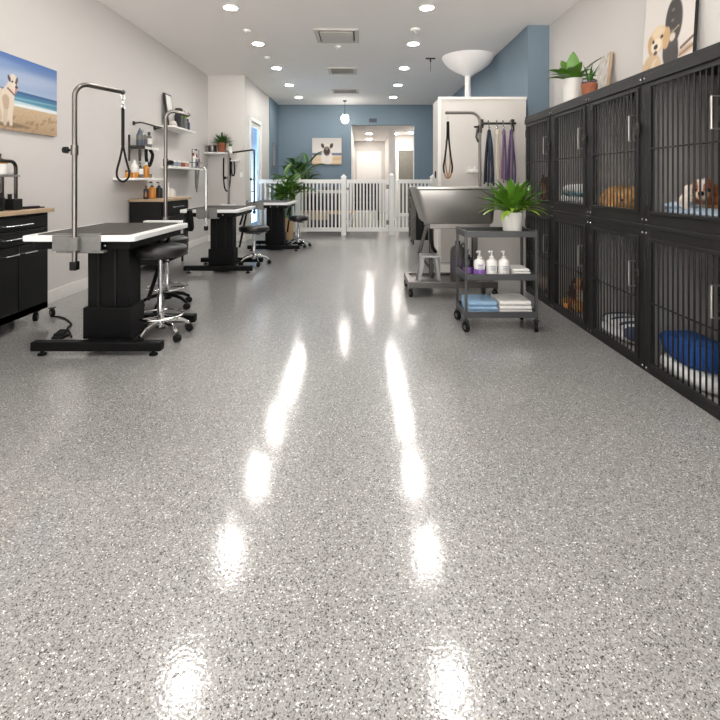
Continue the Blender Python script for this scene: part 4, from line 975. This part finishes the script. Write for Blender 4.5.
# ---------------------------------------------------------------- two tiers of kennels along the right wall
KX = 1.862; KD = .755; KW = .752
YK = [2.345+KW*i for i in range(5)]                # unit boundaries, near to far
def kennel(y0, tier, label):
    y1 = y0+KW; lo = tier == 'lower'
    z0, z1 = (0, .965) if lo else (.965, 1.975)
    da, db = (.062, .876) if lo else (1.04, 1.872)  # door opening
    sw = .062
    t = thing('kennel', label, 'kennel', (KX+KD/2, y0+KW/2, z0), '%s tier of black kennels' % tier)
    X1 = KX+KD
    w = MB().box(KX+.03, X1, y0+.001, y0+.012, z0, z1-.002).box(KX+.03, X1, y1-.012, y1-.001, z0, z1-.002).box(X1-.012, X1, y0+.012, y1-.012, z0, z1-.002)
    w.build('side_panel', 'kennel_inside', t)
    MB().box(KX+.03, X1-.012, y0+.012, y1-.012, da-.03, da-.01).build('floor_pan', 'kennel_inside', t)
    MB().box(KX+.03, X1+.001, y0+.0003, y0+.001, z0, z1-.002).box(KX+.03, X1+.001, y1-.001, y1-.0003, z0, z1-.002).build('outer_skin', 'kennel_black', t)
    MB().box(KX-.004, X1, y0+.001, y1-.001, z1-.03, z1).build('top_panel', 'kennel_black', t, .004)
    f = MB().box(KX, KX+.03, y0+.001, y0+sw, z0, z1-.03).box(KX, KX+.03, y1-sw, y1-.001, z0, z1-.03).box(KX, KX+.03, y0+sw, y1-sw, z0, da).box(KX, KX+.03, y0+sw, y1-sw, db, z1-.03)
    f.build('face_frame', 'kennel_black', t, .003)
    if not lo: MB().box(KX-.012, KX, y0+.002, y1-.002, z1-.085, z1-.03).build('cornice', 'kennel_black', t, .003)
    # door
    a, b = y0+sw-.004, y1-sw+.004
    d = MB().box(KX-.012, KX+.008, a, a+.022, da-.004, db+.004).box(KX-.012, KX+.008, b-.022, b, da-.004, db+.004).box(KX-.012, KX+.008, a+.022, b-.022, da-.004, da+.018).box(KX-.012, KX+.008, a+.022, b-.022, db-.018, db+.004).build('door', 'kennel_black', t, .003)
    n = 13; me = None
    for k in range(n):
        yy = a+.022+(b-a-.044)*(k+.5)/n
        MB().cyl((KX-.002, yy, da+.015), (KX-.002, yy, db-.015), .0056, n=8).build('bar', 'kennel_bar', d)
    zm = (da+db)/2
    MB().cyl((KX-.009, a+.015, zm), (KX-.009, b-.015, zm), .0055, n=8).build('cross_bar', 'kennel_bar', d)
    hz = zm+.15 if not lo else zm+.155; hy = a+.035
    MB().tube([(KX-.010, hy, hz-.085), (KX-.05, hy, hz-.085), (KX-.05, hy, hz+.085), (KX-.010, hy, hz+.085)], .006, 10).build('handle', 'brushed_steel', d)
    MB().box(KX-.020, KX-.012, a-.02, a+.03, hz-.05, hz+.03).cyl((KX-.03, a-.01, hz-.01), (KX-.018, a-.01, hz-.01), .014).build('latch', 'dark_steel', d, .003)
    for zz in (da+.09, db-.09): MB().cyl((KX-.012, b+.006, zz-.04), (KX-.012, b+.006, zz+.04), .009, n=10).build('hinge', 'kennel_black', d)
    for yy in (y0+.022, y1-.022):
        for zz in (z0+.03, z1-.055): MB().ell((KX-(.014 if not lo and zz > 1.8 else .002), yy, zz), (.005, .008, .008), u=10, v=6).build('bolt', 'chrome', t)
    return t
lab = {(0, 'upper'): 'nearest upper kennel, holding the brown and white shaggy dog', (1, 'upper'): 'upper kennel holding the curled up golden dog',
       (2, 'upper'): 'upper kennel holding only the white and teal rolled bed', (3, 'upper'): 'farthest upper kennel with a dark brown dog behind the cart plant',
       (0, 'lower'): 'nearest lower kennel with the bright blue cushion inside', (1, 'lower'): 'lower kennel with the navy and white striped bed inside',
       (2, 'lower'): 'lower kennel with the dark brown dog on a tan bed', (3, 'lower'): 'farthest lower kennel with a beige bed behind the cart'}
for i in range(4):
    for tier in ('upper', 'lower'): kennel(YK[i], tier, lab[(i, tier)])
ZU, ZL = 1.0305, .0525                            # kennel floors
def cushion(name, label, parts, cat='pet bed'):
    c = parts[0][1]
    t = thing(name, label, cat, (c[0], c[1], parts[0][1][2]-parts[0][2][2]))
    for nm, cc, rad, m, kw in parts: MB().pillow(cc, rad, **kw).build(nm, m, t, smooth=60)
    return t
def ring_bed(label, x, y, z, rx, ry, r, mb_, mi, tilt=0):
    t = thing('pet_bed', label, 'pet bed', (x, y, z))
    MB().tube([(x+rx*math.cos(q), y+ry*math.sin(q), z+r) for q in (2*PI*i/40 for i in range(40))], r, 14, True).build('bolster', mb_, t, smooth=60)
    MB().pillow((x, y, z+r*.62), (rx*.98, ry*.98, r*.6), 2.6, 2.2).build('cushion', mi, t, smooth=60)
    return t
xb = KX+.38
cushion('pet_bed', 'thick blue cushion over a speckled white mat in the nearest lower kennel', [('mat', (KX+.165, YK[0]+.475, ZL+.05), (.14, .25, .05), 'bed_white', dict(p=3.4, q=3.2, wob=.06)), ('cushion', (KX+.17, YK[0]+.515, ZL+.17), (.14, .225, .08), 'bed_blue', dict(p=2.8, q=3.2, wob=.12, seed=3))])
xs, ys = KX+.175, YK[1]+.60-.105+.02
t = cushion('pet_bed', 'white bed with navy stripes in the lower kennel beside the blue cushion', [('mattress', (xs, ys, ZL+.045), (.145, .235, .045), 'bed_white', dict(p=3.0, q=2.2, wob=.1))])
t['label'] = 'white bed with navy stripes, in the lower kennel next to the blue cushion'
MB().pillow((xs+.005, ys+.01, ZL+.11), (.135, .215, .04), 2.8, 2.2, wob=.15).build('pad', 'bed_white', t, smooth=60)
for k, (dx, dy, a) in enumerate(((0, -.12, 0), (0, 0, 0), (0, .12, 0))):
    MB().pillow((xs, ys+.01+dy, ZL+.124), (.12, .028, .030), 3, 2.2).build('stripe', 'bed_navy', t, smooth=60)
MB().pillow((xs-.07, ys-.20, ZL+.085), (.06, .06, .05), 2.4, 2.2, wob=.1).build('bolster', 'bed_navy', t, smooth=60)
cushion('pet_bed', 'tan pet bed under the dark brown dog in the lower tier', [('cushion', (KX+.165, YK[2]+.53, ZL+.045), (.14, .20, .045), 'bed_tan', dict(p=2.8, q=2.2, wob=.12))])
cushion('pet_bed', 'beige pet bed in the farthest lower kennel seen past the cart', [('cushion', (KX+.165, YK[3]+.50, ZL+.075), (.14, .22, .075), 'bed_beige', dict(p=2.8, q=2.2, wob=.12))])
t = cushion('pet_bed', 'white rolled bed with teal band in the third upper kennel', [('mattress', (KX+.15, YK[2]+.50, ZU+.05), (.14, .225, .05), 'bed_white', dict(p=2.8, q=2.4, wob=.05)), ('roll', (KX+.155, YK[2]+.49, ZU+.14), (.13, .21, .055), 'bed_white', dict(p=2.6, q=2.2, wob=.06))])
t['label'] = 'puffy white bed with teal band, alone in an upper kennel'
MB().pillow((KX+.14, YK[2]+.46, ZU+.10), (.125, .19, .022), 3, 2.2, wob=.05).build('teal_band', 'bed_teal', t, smooth=60)
cushion('pet_bed', 'pale blue and white mat under the brown and white shaggy dog', [('mat', (KX+.19, YK[0]+.42, ZU+.03), (.17, .26, .03), 'bed_pale_blue', dict(p=3.4, q=2.2, wob=.08)), ('pillow', (KX+.16, YK[0]+.58, ZU+.065), (.12, .09, .03), 'bed_pale_blue', dict(p=2.6, q=2.2, wob=.1))])

# ---------------------------------------------------------------- dogs: one continuous fused body each
def dog(label, blobs, colour, fur=.006, fscale=38, voxel=.011, eyes=(), nose=None, seed=0, nose_r=.014, eye_r=.009, k=1.):
    """blobs: ('e', centre, radii, (axis, angle) or None) or ('c', p0, p1, r0, r1)"""
    mb = MB()
    for b in blobs:
        if b[0] == 'e':
            R = None
            if len(b) > 3 and b[3]: R = Matrix.Rotation(b[3][1], 3, b[3][0])
            mb.ell(b[1], tuple(q*k for q in b[2]), R, 18, 12)
        else:
            p0, p1 = Vector(b[1]), Vector(b[2])
            for i in range(7):
                f = i/6; mb.ell(p0.lerp(p1, f), (b[3]+(b[4]-b[3])*f)*k, None, 12, 8)
    me = mb.mesh('dog_raw', None, 0); o = bpy.data.objects.new('dog_raw', me); COL.objects.link(o)
    rm = o.modifiers.new('remesh', 'REMESH'); rm.mode = 'VOXEL'; rm.voxel_size = voxel
    sm = o.modifiers.new('smooth', 'SMOOTH'); sm.iterations = 3; sm.factor = .5
    ev = o.evaluated_get(bpy.context.evaluated_depsgraph_get())
    m2 = bpy.data.meshes.new_from_object(ev); m2.name = 'dog'
    bpy.data.objects.remove(o)
    nrm = [v.normal.copy() for v in m2.vertices]
    cols = []
    for v, n in zip(m2.vertices, nrm):
        c = v.co; q = c*fscale+Vector((seed, 0, 0))
        h = noise.noise(q)*.65+noise.noise(q*2.1)*.35
        cols += [*[x*(1+.25*h) for x in lin(colour(c))], 1]
        v.co = c+n*(fur*h)
    at = m2.color_attributes.new('Col', 'FLOAT_COLOR', 'POINT'); at.data.foreach_set('color', cols)
    m2.polygons.foreach_set('use_smooth', [True]*len(m2.polygons)); m2.materials.clear(); m2.materials.append(M['fur'])
    zs = [v.co.z for v in m2.vertices]; xs = [v.co.x for v in m2.vertices]; ys = [v.co.y for v in m2.vertices]
    off = Vector(((min(xs)+max(xs))/2, (min(ys)+max(ys))/2, min(zs)))
    for v in m2.vertices: v.co -= off
    ob = bpy.data.objects.new('dog', m2); COL.objects.link(ob); ob.location = off; tag(ob, label, 'dog')
    for e in eyes: MB().ell(e, eye_r, u=10, v=8).build('eye', 'eye_black', ob)
    if nose: MB().ell(nose, (nose_r*.9, nose_r*1.15, nose_r*.8), u=12, v=8).build('nose', 'eye_black', ob)
    return ob
# shaggy brown and white dog, lying with its head up, facing the aisle
YAW = 0.
def V(dx, dy, dz): return (cx+dx*math.cos(YAW)-dy*math.sin(YAW), cy+dx*math.sin(YAW)+dy*math.cos(YAW), z+dz)
def loc_(c): 
    x_, y_ = c.x-cx, c.y-cy; return Vector((x_*math.cos(YAW)+y_*math.sin(YAW), -x_*math.sin(YAW)+y_*math.cos(YAW), c.z-z))
cx, cy, z = KX+.165, 2.795, ZU+.058; YAW = .85; K_ = .79
_V = V
def V(dx, dy, dz): return _V(dx*K_, dy*K_, dz*K_)
def col1(c):
    d = loc_(c)-Vector((0, 0, .12))
    if d.z > -.10 and d.x < .11:                   # head
        if abs(d.y-.004) < .012+.02*max(0, d.z*8): return 'EDE4DA' if d.z > -.015 else 'B98A62'
        if d.x < -.07 and d.z < -.02: return 'D9C4B0'
        if d.y > .05: return 'E9DFD4'
        return '9A5A30'
    return 'E2D8CC' if d.y > -.02 else 'B98558'
dog('brown and white shaggy dog resting with its head up in the nearest upper kennel',
    [('e', V(.22, .02, .05), (.17, .13, .085)), ('e', V(.10, .01, .06), (.08, .10, .08)), ('e', V(0, 0, .125), (.085, .092, .085)), ('e', V(-.06, 0, .10), (.05, .055, .042)), ('e', V(-.07, 0, .085), (.035, .045, .035)),
     ('c', V(.01, .085, .15), V(-.005, .115, .05), .032, .042), ('c', V(.01, -.085, .15), V(-.005, -.115, .05), .032, .042), ('e', V(-.01, 0, .19), (.06, .06, .035)),
     ('c', V(.07, .09, 0.0), V(-.03, .10, -.02), .038, .032), ('c', V(.07, -.08, 0.0), V(-.03, -.09, -.02), .038, .032), ('c', V(.30, .0, .06), V(.34, -.04, .02), .03, .03)],
    col1, .010, 34, .009, (V(-.076, .042, .137), V(-.076, -.042, .137)), V(-.112, 0, .112), 1, .017, .012, K_)
# golden curly dog curled up asleep
cx, cy, z = KX+.20, YK[1]+.54, ZU+.002; YAW = .7; K_ = .80
def V(dx, dy, dz): return _V(dx*K_, dy*K_, dz*.95)
bl = []
for k in range(9):
    a = -1.0+5.0*k/8; r = .15
    bl.append(('e', V(r*math.cos(a)*.95, r*math.sin(a), .085+.02*math.sin(k*.8)), (.085+.02*math.sin(k*.39), .09+.015*math.sin(k*.39), .085+.025*math.sin(k*.39))))
bl += [('e', V(0, 0, .08), (.13, .14, .09)), ('e', V(-.15, -.09, .10), (.07, .075, .065)), ('e', V(-.20, -.03, .075), (.045, .04, .035)), ('c', V(-.13, -.15, .12), V(-.14, -.18, .05), .025, .03), ('c', V(-.12, -.04, .15), V(-.16, .0, .11), .022, .025),
       ('c', V(-.06, .16, .05), V(-.22, .08, .03), .045, .035), ('c', V(-.02, -.14, .04), V(-.21, .03, .03), .04, .03), ('e', V(.03, .08, .14), (.13, .12, .06))]
def col2(c):
    h = noise.noise(c*24)
    return 'D6A765' if h > .12 else 'B47F45' if h < -.18 else 'C89655'
bl = [(b[0], b[1], tuple(q*K_ for q in b[2])) if b[0] == 'e' else (b[0], b[1], b[2], b[3]*K_, b[4]*K_) for b in bl]
dog('golden curly dog curled up asleep in the second upper kennel', bl, col2, .014, 42, .010, (), V(-.243, -.03, .08), 2, .012)
bpy.context.view_layer.update()
# small dark brown dog with pointed ears, farthest upper kennel
V = _V; YAW = .6
cx, cy, z = KX+.12, YK[3]+.47, ZU
def col3(c):
    d = loc_(c)
    if d.z < .13 and d.x < -.03 : return 'A5653A'
    if abs(d.y) < .02 and d.z < .2: return 'B07A50'
    return '5A3320' if noise.noise(c*20) > -.1 else '3C2218'
dog('small dark brown dog with pricked ears sitting in the farthest upper kennel',
    [('e', V(.10, 0, .09), (.10, .075, .09)), ('e', V(.04, 0, .12), (.06, .06, .09)), ('e', V(0, 0, .215), (.055, .052, .05)), ('e', V(-.05, 0, .20), (.04, .026, .024)), ('c', V(.02, 0, .14), V(0, 0, .20), .045, .045),
     ('c', V(.01, .035, .25), V(.015, .05, .305), .020, .006), ('c', V(.01, -.035, .25), V(.015, -.05, .305), .020, .006), ('c', V(0, .035, .10), V(-.02, .035, .015), .022, .018), ('c', V(0, -.035, .10), V(-.02, -.035, .015), .022, .018),
     ('c', V(.12, .07, .04), V(.03, .08, .02), .04, .02), ('c', V(.12, -.07, .04), V(.03, -.08, .02), .04, .02)],
    col3, .004, 40, .008, (V(-.043, .026, .23), V(-.043, -.026, .23)), V(-.088, 0, .207), 3, .009, .007)
# dark brown dog on the tan bed
cx, cy, z = KX+.135, YK[2]+.44, ZL+.08; YAW = .75
def col4(c):
    d = loc_(c)
    if abs(d.y) < .028 and d.x < -.0: return 'D9C6B0' if d.z < .13 else 'B98A62'
    if d.z < .03: return 'B5713A'
    return '4A2A1A' if noise.noise(c*16) > -.15 else '6E3F22'
dog('dark brown dog with pale chest lying on the tan bed in the lower tier',
    [('e', V(.15, .04, .05), (.14, .12, .085)), ('e', V(.06, .02, .07), (.08, .09, .09)), ('c', V(.05, .01, .10), V(0, 0, .16), .065, .06), ('e', V(-.01, 0, .18), (.065, .066, .058)), ('e', V(-.07, 0, .165), (.045, .034, .030)),
     ('c', V(.01, .055, .20), V(.0, .085, .11), .026, .028), ('c', V(.01, -.055, .20), V(.0, -.085, .11), .026, .028), ('c', V(.04, .08, .01), V(-.12, .08, -.015), .036, .026), ('c', V(.04, -.06, .01), V(-.12, -.07, -.015), .036, .026),
     ('e', V(.19, .09, .02), (.08, .06, .05)), ('c', V(.30, .05, .03), V(.33, -.10, .0), .026, .018)],
    col4, .006, 36, .010, (V(-.064, .030, .198), V(-.064, -.030, .198)), V(-.113, 0, .172), 4, .011, .009)

# ---------------------------------------------------------------- on top of the kennels
ZK = 1.9755
loc = (2.06, 4.60, ZK)
t = pot_plant('potted_plant', 'broad leaved plant in a white pot on top of the kennels', loc, .092, .075, .27, 'pot_white')
rnd = random.Random(4); mb = MB()
for az, L, w, up, dr in ((4.4, .27, .12, 1.5, .3), (3.3, .27, .11, .75, .9), (2.9, .22, .10, .4, .6), (5.9, .33, .08, .9, .45), (1.7, .30, .13, 1.2, .5), (.4, .30, .12, .6, .8), (4.3, .26, .10, .7, .9), (3.8, .28, .09, .3, .6), (5.2, .24, .09, .35, .8), (2.2, .22, .09, .8, .7), (.9, .24, .09, .9, .6), (4.8, .20, .09, 1.1, .6), (3.5, .18, .08, 1.0, .7), (0., .22, .09, .2, .5), (5.5, .18, .08, .9, .9)):
    s = (loc[0]+.03*math.cos(az), loc[1]+.03*math.sin(az), loc[2]+.255)
    blade(mb, s, az, L, w, up, dr, 9, .22, wmax=.5)
mb.build('foliage', 'leaf', t, smooth=60)
loc = (2.10, 4.34, ZK)
t = pot_plant('potted_succulent', 'small reddish succulent in a terracotta pot on top of the kennels', loc, .07, .055, .17, 'terracotta')
mb = MB()
for k in range(22):
    az = k*2.4; blade(mb, (loc[0]+.03*math.cos(az), loc[1]+.03*math.sin(az), ZK+.155), az, .055, .022, .9, .5, 4)
mb.build('rosette', 'mauve_strap', t, smooth=60)
mb = MB()
for k in range(9): 
    az = k*.75; blade(mb, (loc[0]+.01*math.cos(az), loc[1]+.01*math.sin(az), ZK+.16), az, .20, .02, 1.35, .7, 6)
mb.build('foliage', 'leaf_dark', t, smooth=60)
# ---------------------------------------------------------------- printed canvases
class Paint:
    def __init__(s, w, h):
        s.w, s.h = w, h; s.U, s.V = np.meshgrid((np.arange(w)+.5)/w, (np.arange(h)+.5)/h)   # v up, aspect kept by caller
        s.im = np.zeros((h, w, 3)); rs = np.random.RandomState(7); s.rs = rs
    def c(s, col): return np.array(lin(col))
    def grad(s, v0, v1, a, b):
        t = np.clip((s.V-v0)/(v1-v0), 0, 1)[..., None]; m = ((s.V >= v0) & (s.V <= v1))[..., None]
        s.im = np.where(m, s.c(a)*(1-t)+s.c(b)*t, s.im)
    def mix(s, m, col): m = np.clip(m, 0, 1)[..., None]; s.im = s.im*(1-m)+s.c(col)*m
    def ell(s, x, y, rx, ry, col, ang=0, soft=.12, al=1.):
        dx, dy = s.U-x, (s.V-y)/s.asp; ca, sa = math.cos(ang), math.sin(ang)
        d = np.sqrt(((dx*ca+dy*sa)/rx)**2+((-dx*sa+dy*ca)/ry)**2)
        s.mix(np.clip((1-d)/soft+.5, 0, 1)*al, col)
    asp = 1.
    def seg(s, x0, y0, x1, y1, r0, r1, col, soft=.2):
        for i in range(13):
            f = i/12; s.ell(x0+(x1-x0)*f, y0+(y1-y0)*f, r0+(r1-r0)*f, r0+(r1-r0)*f, col, 0, soft)
    def speckle(s, mask, amt):
        n = s.rs.rand(s.h, s.w)-.5
        s.im = s.im*(1+amt*n[..., None]*mask[..., None])
def canvas(name, label, cat, o, u, v, n, w, h, depth, paint, body='white_panel', print_name='print'):
    """o: lower left corner of the front face; u right, v up, n outward"""
    o, u, v, n = Vector(o), Vector(u).normalized(), Vector(v).normalized(), Vector(n).normalized()
    c = o+u*w/2-n*depth
    t = thing(name, label, cat, c)
    q = [o, o+u*w, o+u*w+v*h, o+v*h]
    MB().loft([[p-n*depth for p in q], [p-n*.0012 for p in q]]).build('stretcher', body, t, .002)
    im = paint.im; hh, ww, _ = im.shape
    vs = []; cols = []
    for j in range(hh):
        for i in range(ww):
            vs.append(o+u*(w*i/(ww-1))+v*(h*j/(hh-1))-c); cols += [*im[j, i], 1]
    fs = [(j*ww+i, j*ww+i+1, (j+1)*ww+i+1, (j+1)*ww+i) for j in range(hh-1) for i in range(ww-1)]
    me = bpy.data.meshes.new(print_name); me.from_pydata(vs, [], fs)
    at = me.color_attributes.new('Col', 'FLOAT_COLOR', 'POINT'); at.data.foreach_set('color', cols)
    me.materials.append(M['print']); ob = bpy.data.objects.new(print_name, me); COL.objects.link(ob); ob.parent = t
    return t
# beach dog: canvas on the left wall; u runs towards +Y (picture right is the far end)
Wb, Hb = 1.25, .68
p = Paint(170, 96); p.asp = Hb/Wb and Wb/Hb
p.asp = 1/(Hb/Wb); 
p.grad(.54, 1.01, '9FB0CB', '3A67A8'); p.ell(.6, .72, .5, .05, 'B8C4D6', .05, .9, .5); p.ell(.3, .86, .3, .03, '8FA9CC', 0, .9, .4)
p.grad(.33, .54, '5F9DB0', '2E5F8C'); p.grad(.515, .54, '2C5688', '34618F')
p.ell(.5, .44, .6, .008, '7FB4C4', .02, .5, .7); p.ell(.6, .385, .6, .010, 'C9DDE0', -.02, .5, .8); p.ell(.55, .345, .7, .014, 'E8ECEA', .01, .5, .9)
p.grad(0, .335, 'A98D6C', 'C4AC8C'); m = (p.V < .335).astype(float); p.speckle(m, .25)
for k in range(26): p.ell(p.rs.rand(), p.rs.rand()*.28, .025, .008, '7E6548', p.rs.rand(), .6, .6)
X = .44
p.ell(X+.02, .075, .20, .018, '5E4A37', 0, .6, .7)
W_ = 'DCCDBB'
p.ell(X-.04, .31, .095, .125, 'D5C5B2', .45); p.ell(X-.10, .19, .07, .075, 'C4B29C', .2); p.seg(X-.09, .18, X-.11, .075, .028, .016, 'CDBDA9')
p.ell(X+.015, .36, .066, .12, W_, -.1); p.seg(X+.045, .36, X+.05, .085, .027, .015, W_); p.seg(X+.0, .33, X-.005, .08, .026, .015, 'CBBBA7')
p.seg(X+.02, .42, X+.055, .58, .056, .040, W_); p.seg(X-.0, .40, X+.005, .30, .03, .02, 'B9A28A', .6)
p.ell(X+.068, .635, .042, .062, 'DFD2C1', -.1); p.ell(X+.09, .585, .027, .034, 'E5D9CA', .2)
p.ell(X+.034, .675, .013, .026, '4A403C', .45); p.ell(X+.105, .665, .011, .03, '5A4A44', -.25); p.ell(X+.104, .582, .013, .016, '1A1614'); p.ell(X+.062, .645, .008, .009, '1A1614'); p.ell(X+.096, .648, .006, .008, '1A1614')
p.ell(X+.098, .543, .010, .02, 'C77F76', .1); p.seg(X+.02, .545, X+.085, .475, .007, .007, '7A4038')
beach_y0 = 4.875-Wb
canvas('canvas_print', 'canvas print of a pale dog sitting on a sandy beach, on left wall', 'picture', (XL+.035, beach_y0, 1.71), (0, 1, 0), (0, 0, 1), (1, 0, 0), Wb, Hb, .034, p)
# dark faced puppy on the back wall
w = 29.3*13.45/F; h = 26.3*13.45/F; x0 = (312.2-CX)*13.45/F; z0 = H+(HY-164.3)*13.45/F
p = Paint(72, 64); p.asp = w/h
p.grad(.42, 1.01, 'D9D0C8', 'B5AFAB'); p.grad(.33, .44, '56657A', '7B8797'); p.grad(0, .34, 'C9AC84', 'D5C4AC')
p.ell(.5, .10, .55, .05, 'DCC9A8', 0, .7, .8); p.ell(.82, .22, .2, .06, 'CFA77C', .1, .7, .7)
p.ell(.5, .24, .20, .24, 'DAD0C6'); p.ell(.5, .52, .165, .20, 'D6CBC1'); p.seg(.40, .3, .38, .1, .05, .04, 'DDD4CB'); p.seg(.60, .3, .62, .1, .05, .04, 'DDD4CB')
p.ell(.36, .70, .05, .085, '3A2E28', .35); p.ell(.655, .70, .055, .09, '3A2E28', -.35); p.ell(.50, .50, .115, .155, '3B302B', 0, .3); p.ell(.5, .60, .05, .06, '7D6C60', 0, .6)
p.ell(.45, .52, .02, .025, '0E0B0A'); p.ell(.56, .52, .02, .025, '0E0B0A'); p.ell(.505, .44, .03, .025, '0E0B0A'); p.ell(.5, .38, .05, .02, '5B4A42', 0, .5)
canvas('canvas_print', 'small canvas print of a dark faced puppy on the blue back wall', 'picture', (x0, 13.44, z0), (1, 0, 0), (0, 0, 1), (0, -1, 0), w, h, .045, p, 'cast_grey')
# cream puppy and black dog, leaning on the right wall above the kennels; picture left is the far end (+Y)
ya, yb_ = YX(642.5, 2.56), YX(693, 2.56); w = ya-yb_; h = .96
p = Paint(84, 120); p.asp = w/h
p.grad(0, 1.01, 'D8CFC8', 'DDD7D1'); p.grad(0, .28, 'C2A583', 'D6C8B6'); p.ell(.05, .32, .16, .03, '8C8F97', 0, .8, .7)
p.ell(.88, .33, .2, .05, 'B58A5E', .2, .6, .7); p.seg(.78, .36, 1.0, .42, .02, .02, '6E5B4C'); p.seg(.76, .30, 1.0, .35, .014, .014, '8A6F58')
K = '3C3734'
p.ell(.62, .62, .165, .30, K); p.ell(.60, .95, .17, .10, '2E2A28'); p.ell(.58, .38, .15, .22, '423C39'); p.seg(.54, .35, .52, .1, .07, .045, '3A3532'); p.seg(.68, .35, .68, .12, .06, .045, '3A3532')
p.ell(.56, .20, .03, .06, 'CFC6BE', 0, .4); p.ell(.61, .485, .055, .05, 'D8CDBE', .6, .4); p.seg(.5, .50, .72, .56, .012, .012, 'A89A6E')
for k in range(5): p.ell(.60, .9-.09*k, .03, .018, '7E7872', 0, .6, .7)
C_ = 'D9BE98'
p.ell(0.209, 0.230, 0.218, 0.265, 'CDB08A'); p.ell(0.299, 0.180, 0.138, 0.253, 'DDC7A6'); p.seg(.34, .3, .40, .02, .06, .05, 'D3B790'); p.seg(.15, .25, .12, .02, .06, .05, 'B9966C')
p.ell(0.321, 0.520, 0.213, 0.172, C_); p.ell(0.176, 0.490, 0.063, 0.132, 'C09A6C', .12); p.ell(0.495, 0.500, 0.069, 0.138, 'C8A478', -.1); p.ell(0.288, 0.470, 0.109, 0.098, 'E8D9C2'); p.ell(0.310, 0.590, 0.115, 0.069, 'E2CDAC', 0, .6)
p.ell(0.226, 0.515, 0.028, 0.025, '201612'); p.ell(0.400, 0.535, 0.028, 0.025, '201612'); p.ell(0.282, 0.460, 0.044, 0.034, '17110F'); p.ell(0.282, 0.405, 0.040, 0.029, '4E3A32', 0, .4)
# front face leans slightly back towards the wall
vv = Vector((.06, 0, 1)); canvas('canvas_print', 'large canvas print of a cream puppy before a black dog, standing on the kennels', 'picture', (2.54, ya, ZK+.003), (0, -1, 0), vv, (-1, 0, .06), w, h, .03, p, 'kennel_black')
# distressed pale board beside the potted plants
ya, yb_ = YX(594.5, 2.52), YX(605, 2.52); w = ya-yb_; h = .62
p = Paint(20, 48); p.asp = w/h
p.grad(0, 1.01, 'A9A299', 'C9C3BA')
for k in range(60): p.ell(p.rs.rand(), p.rs.rand(), .10+.1*p.rs.rand(), .03+.05*p.rs.rand(), ('8B857D', 'DAD5CD', '9B958C')[k % 3], p.rs.rand()*3, .8, .5)
canvas('wooden_board', 'weathered pale wooden board leaning on the wall beside the kennel top pots', 'board', (2.50, ya, ZK+.003), (0, -1, 0), (.12, 0, 1), (-1, 0, .12), w, h, .035, p, 'wood_top', 'face')
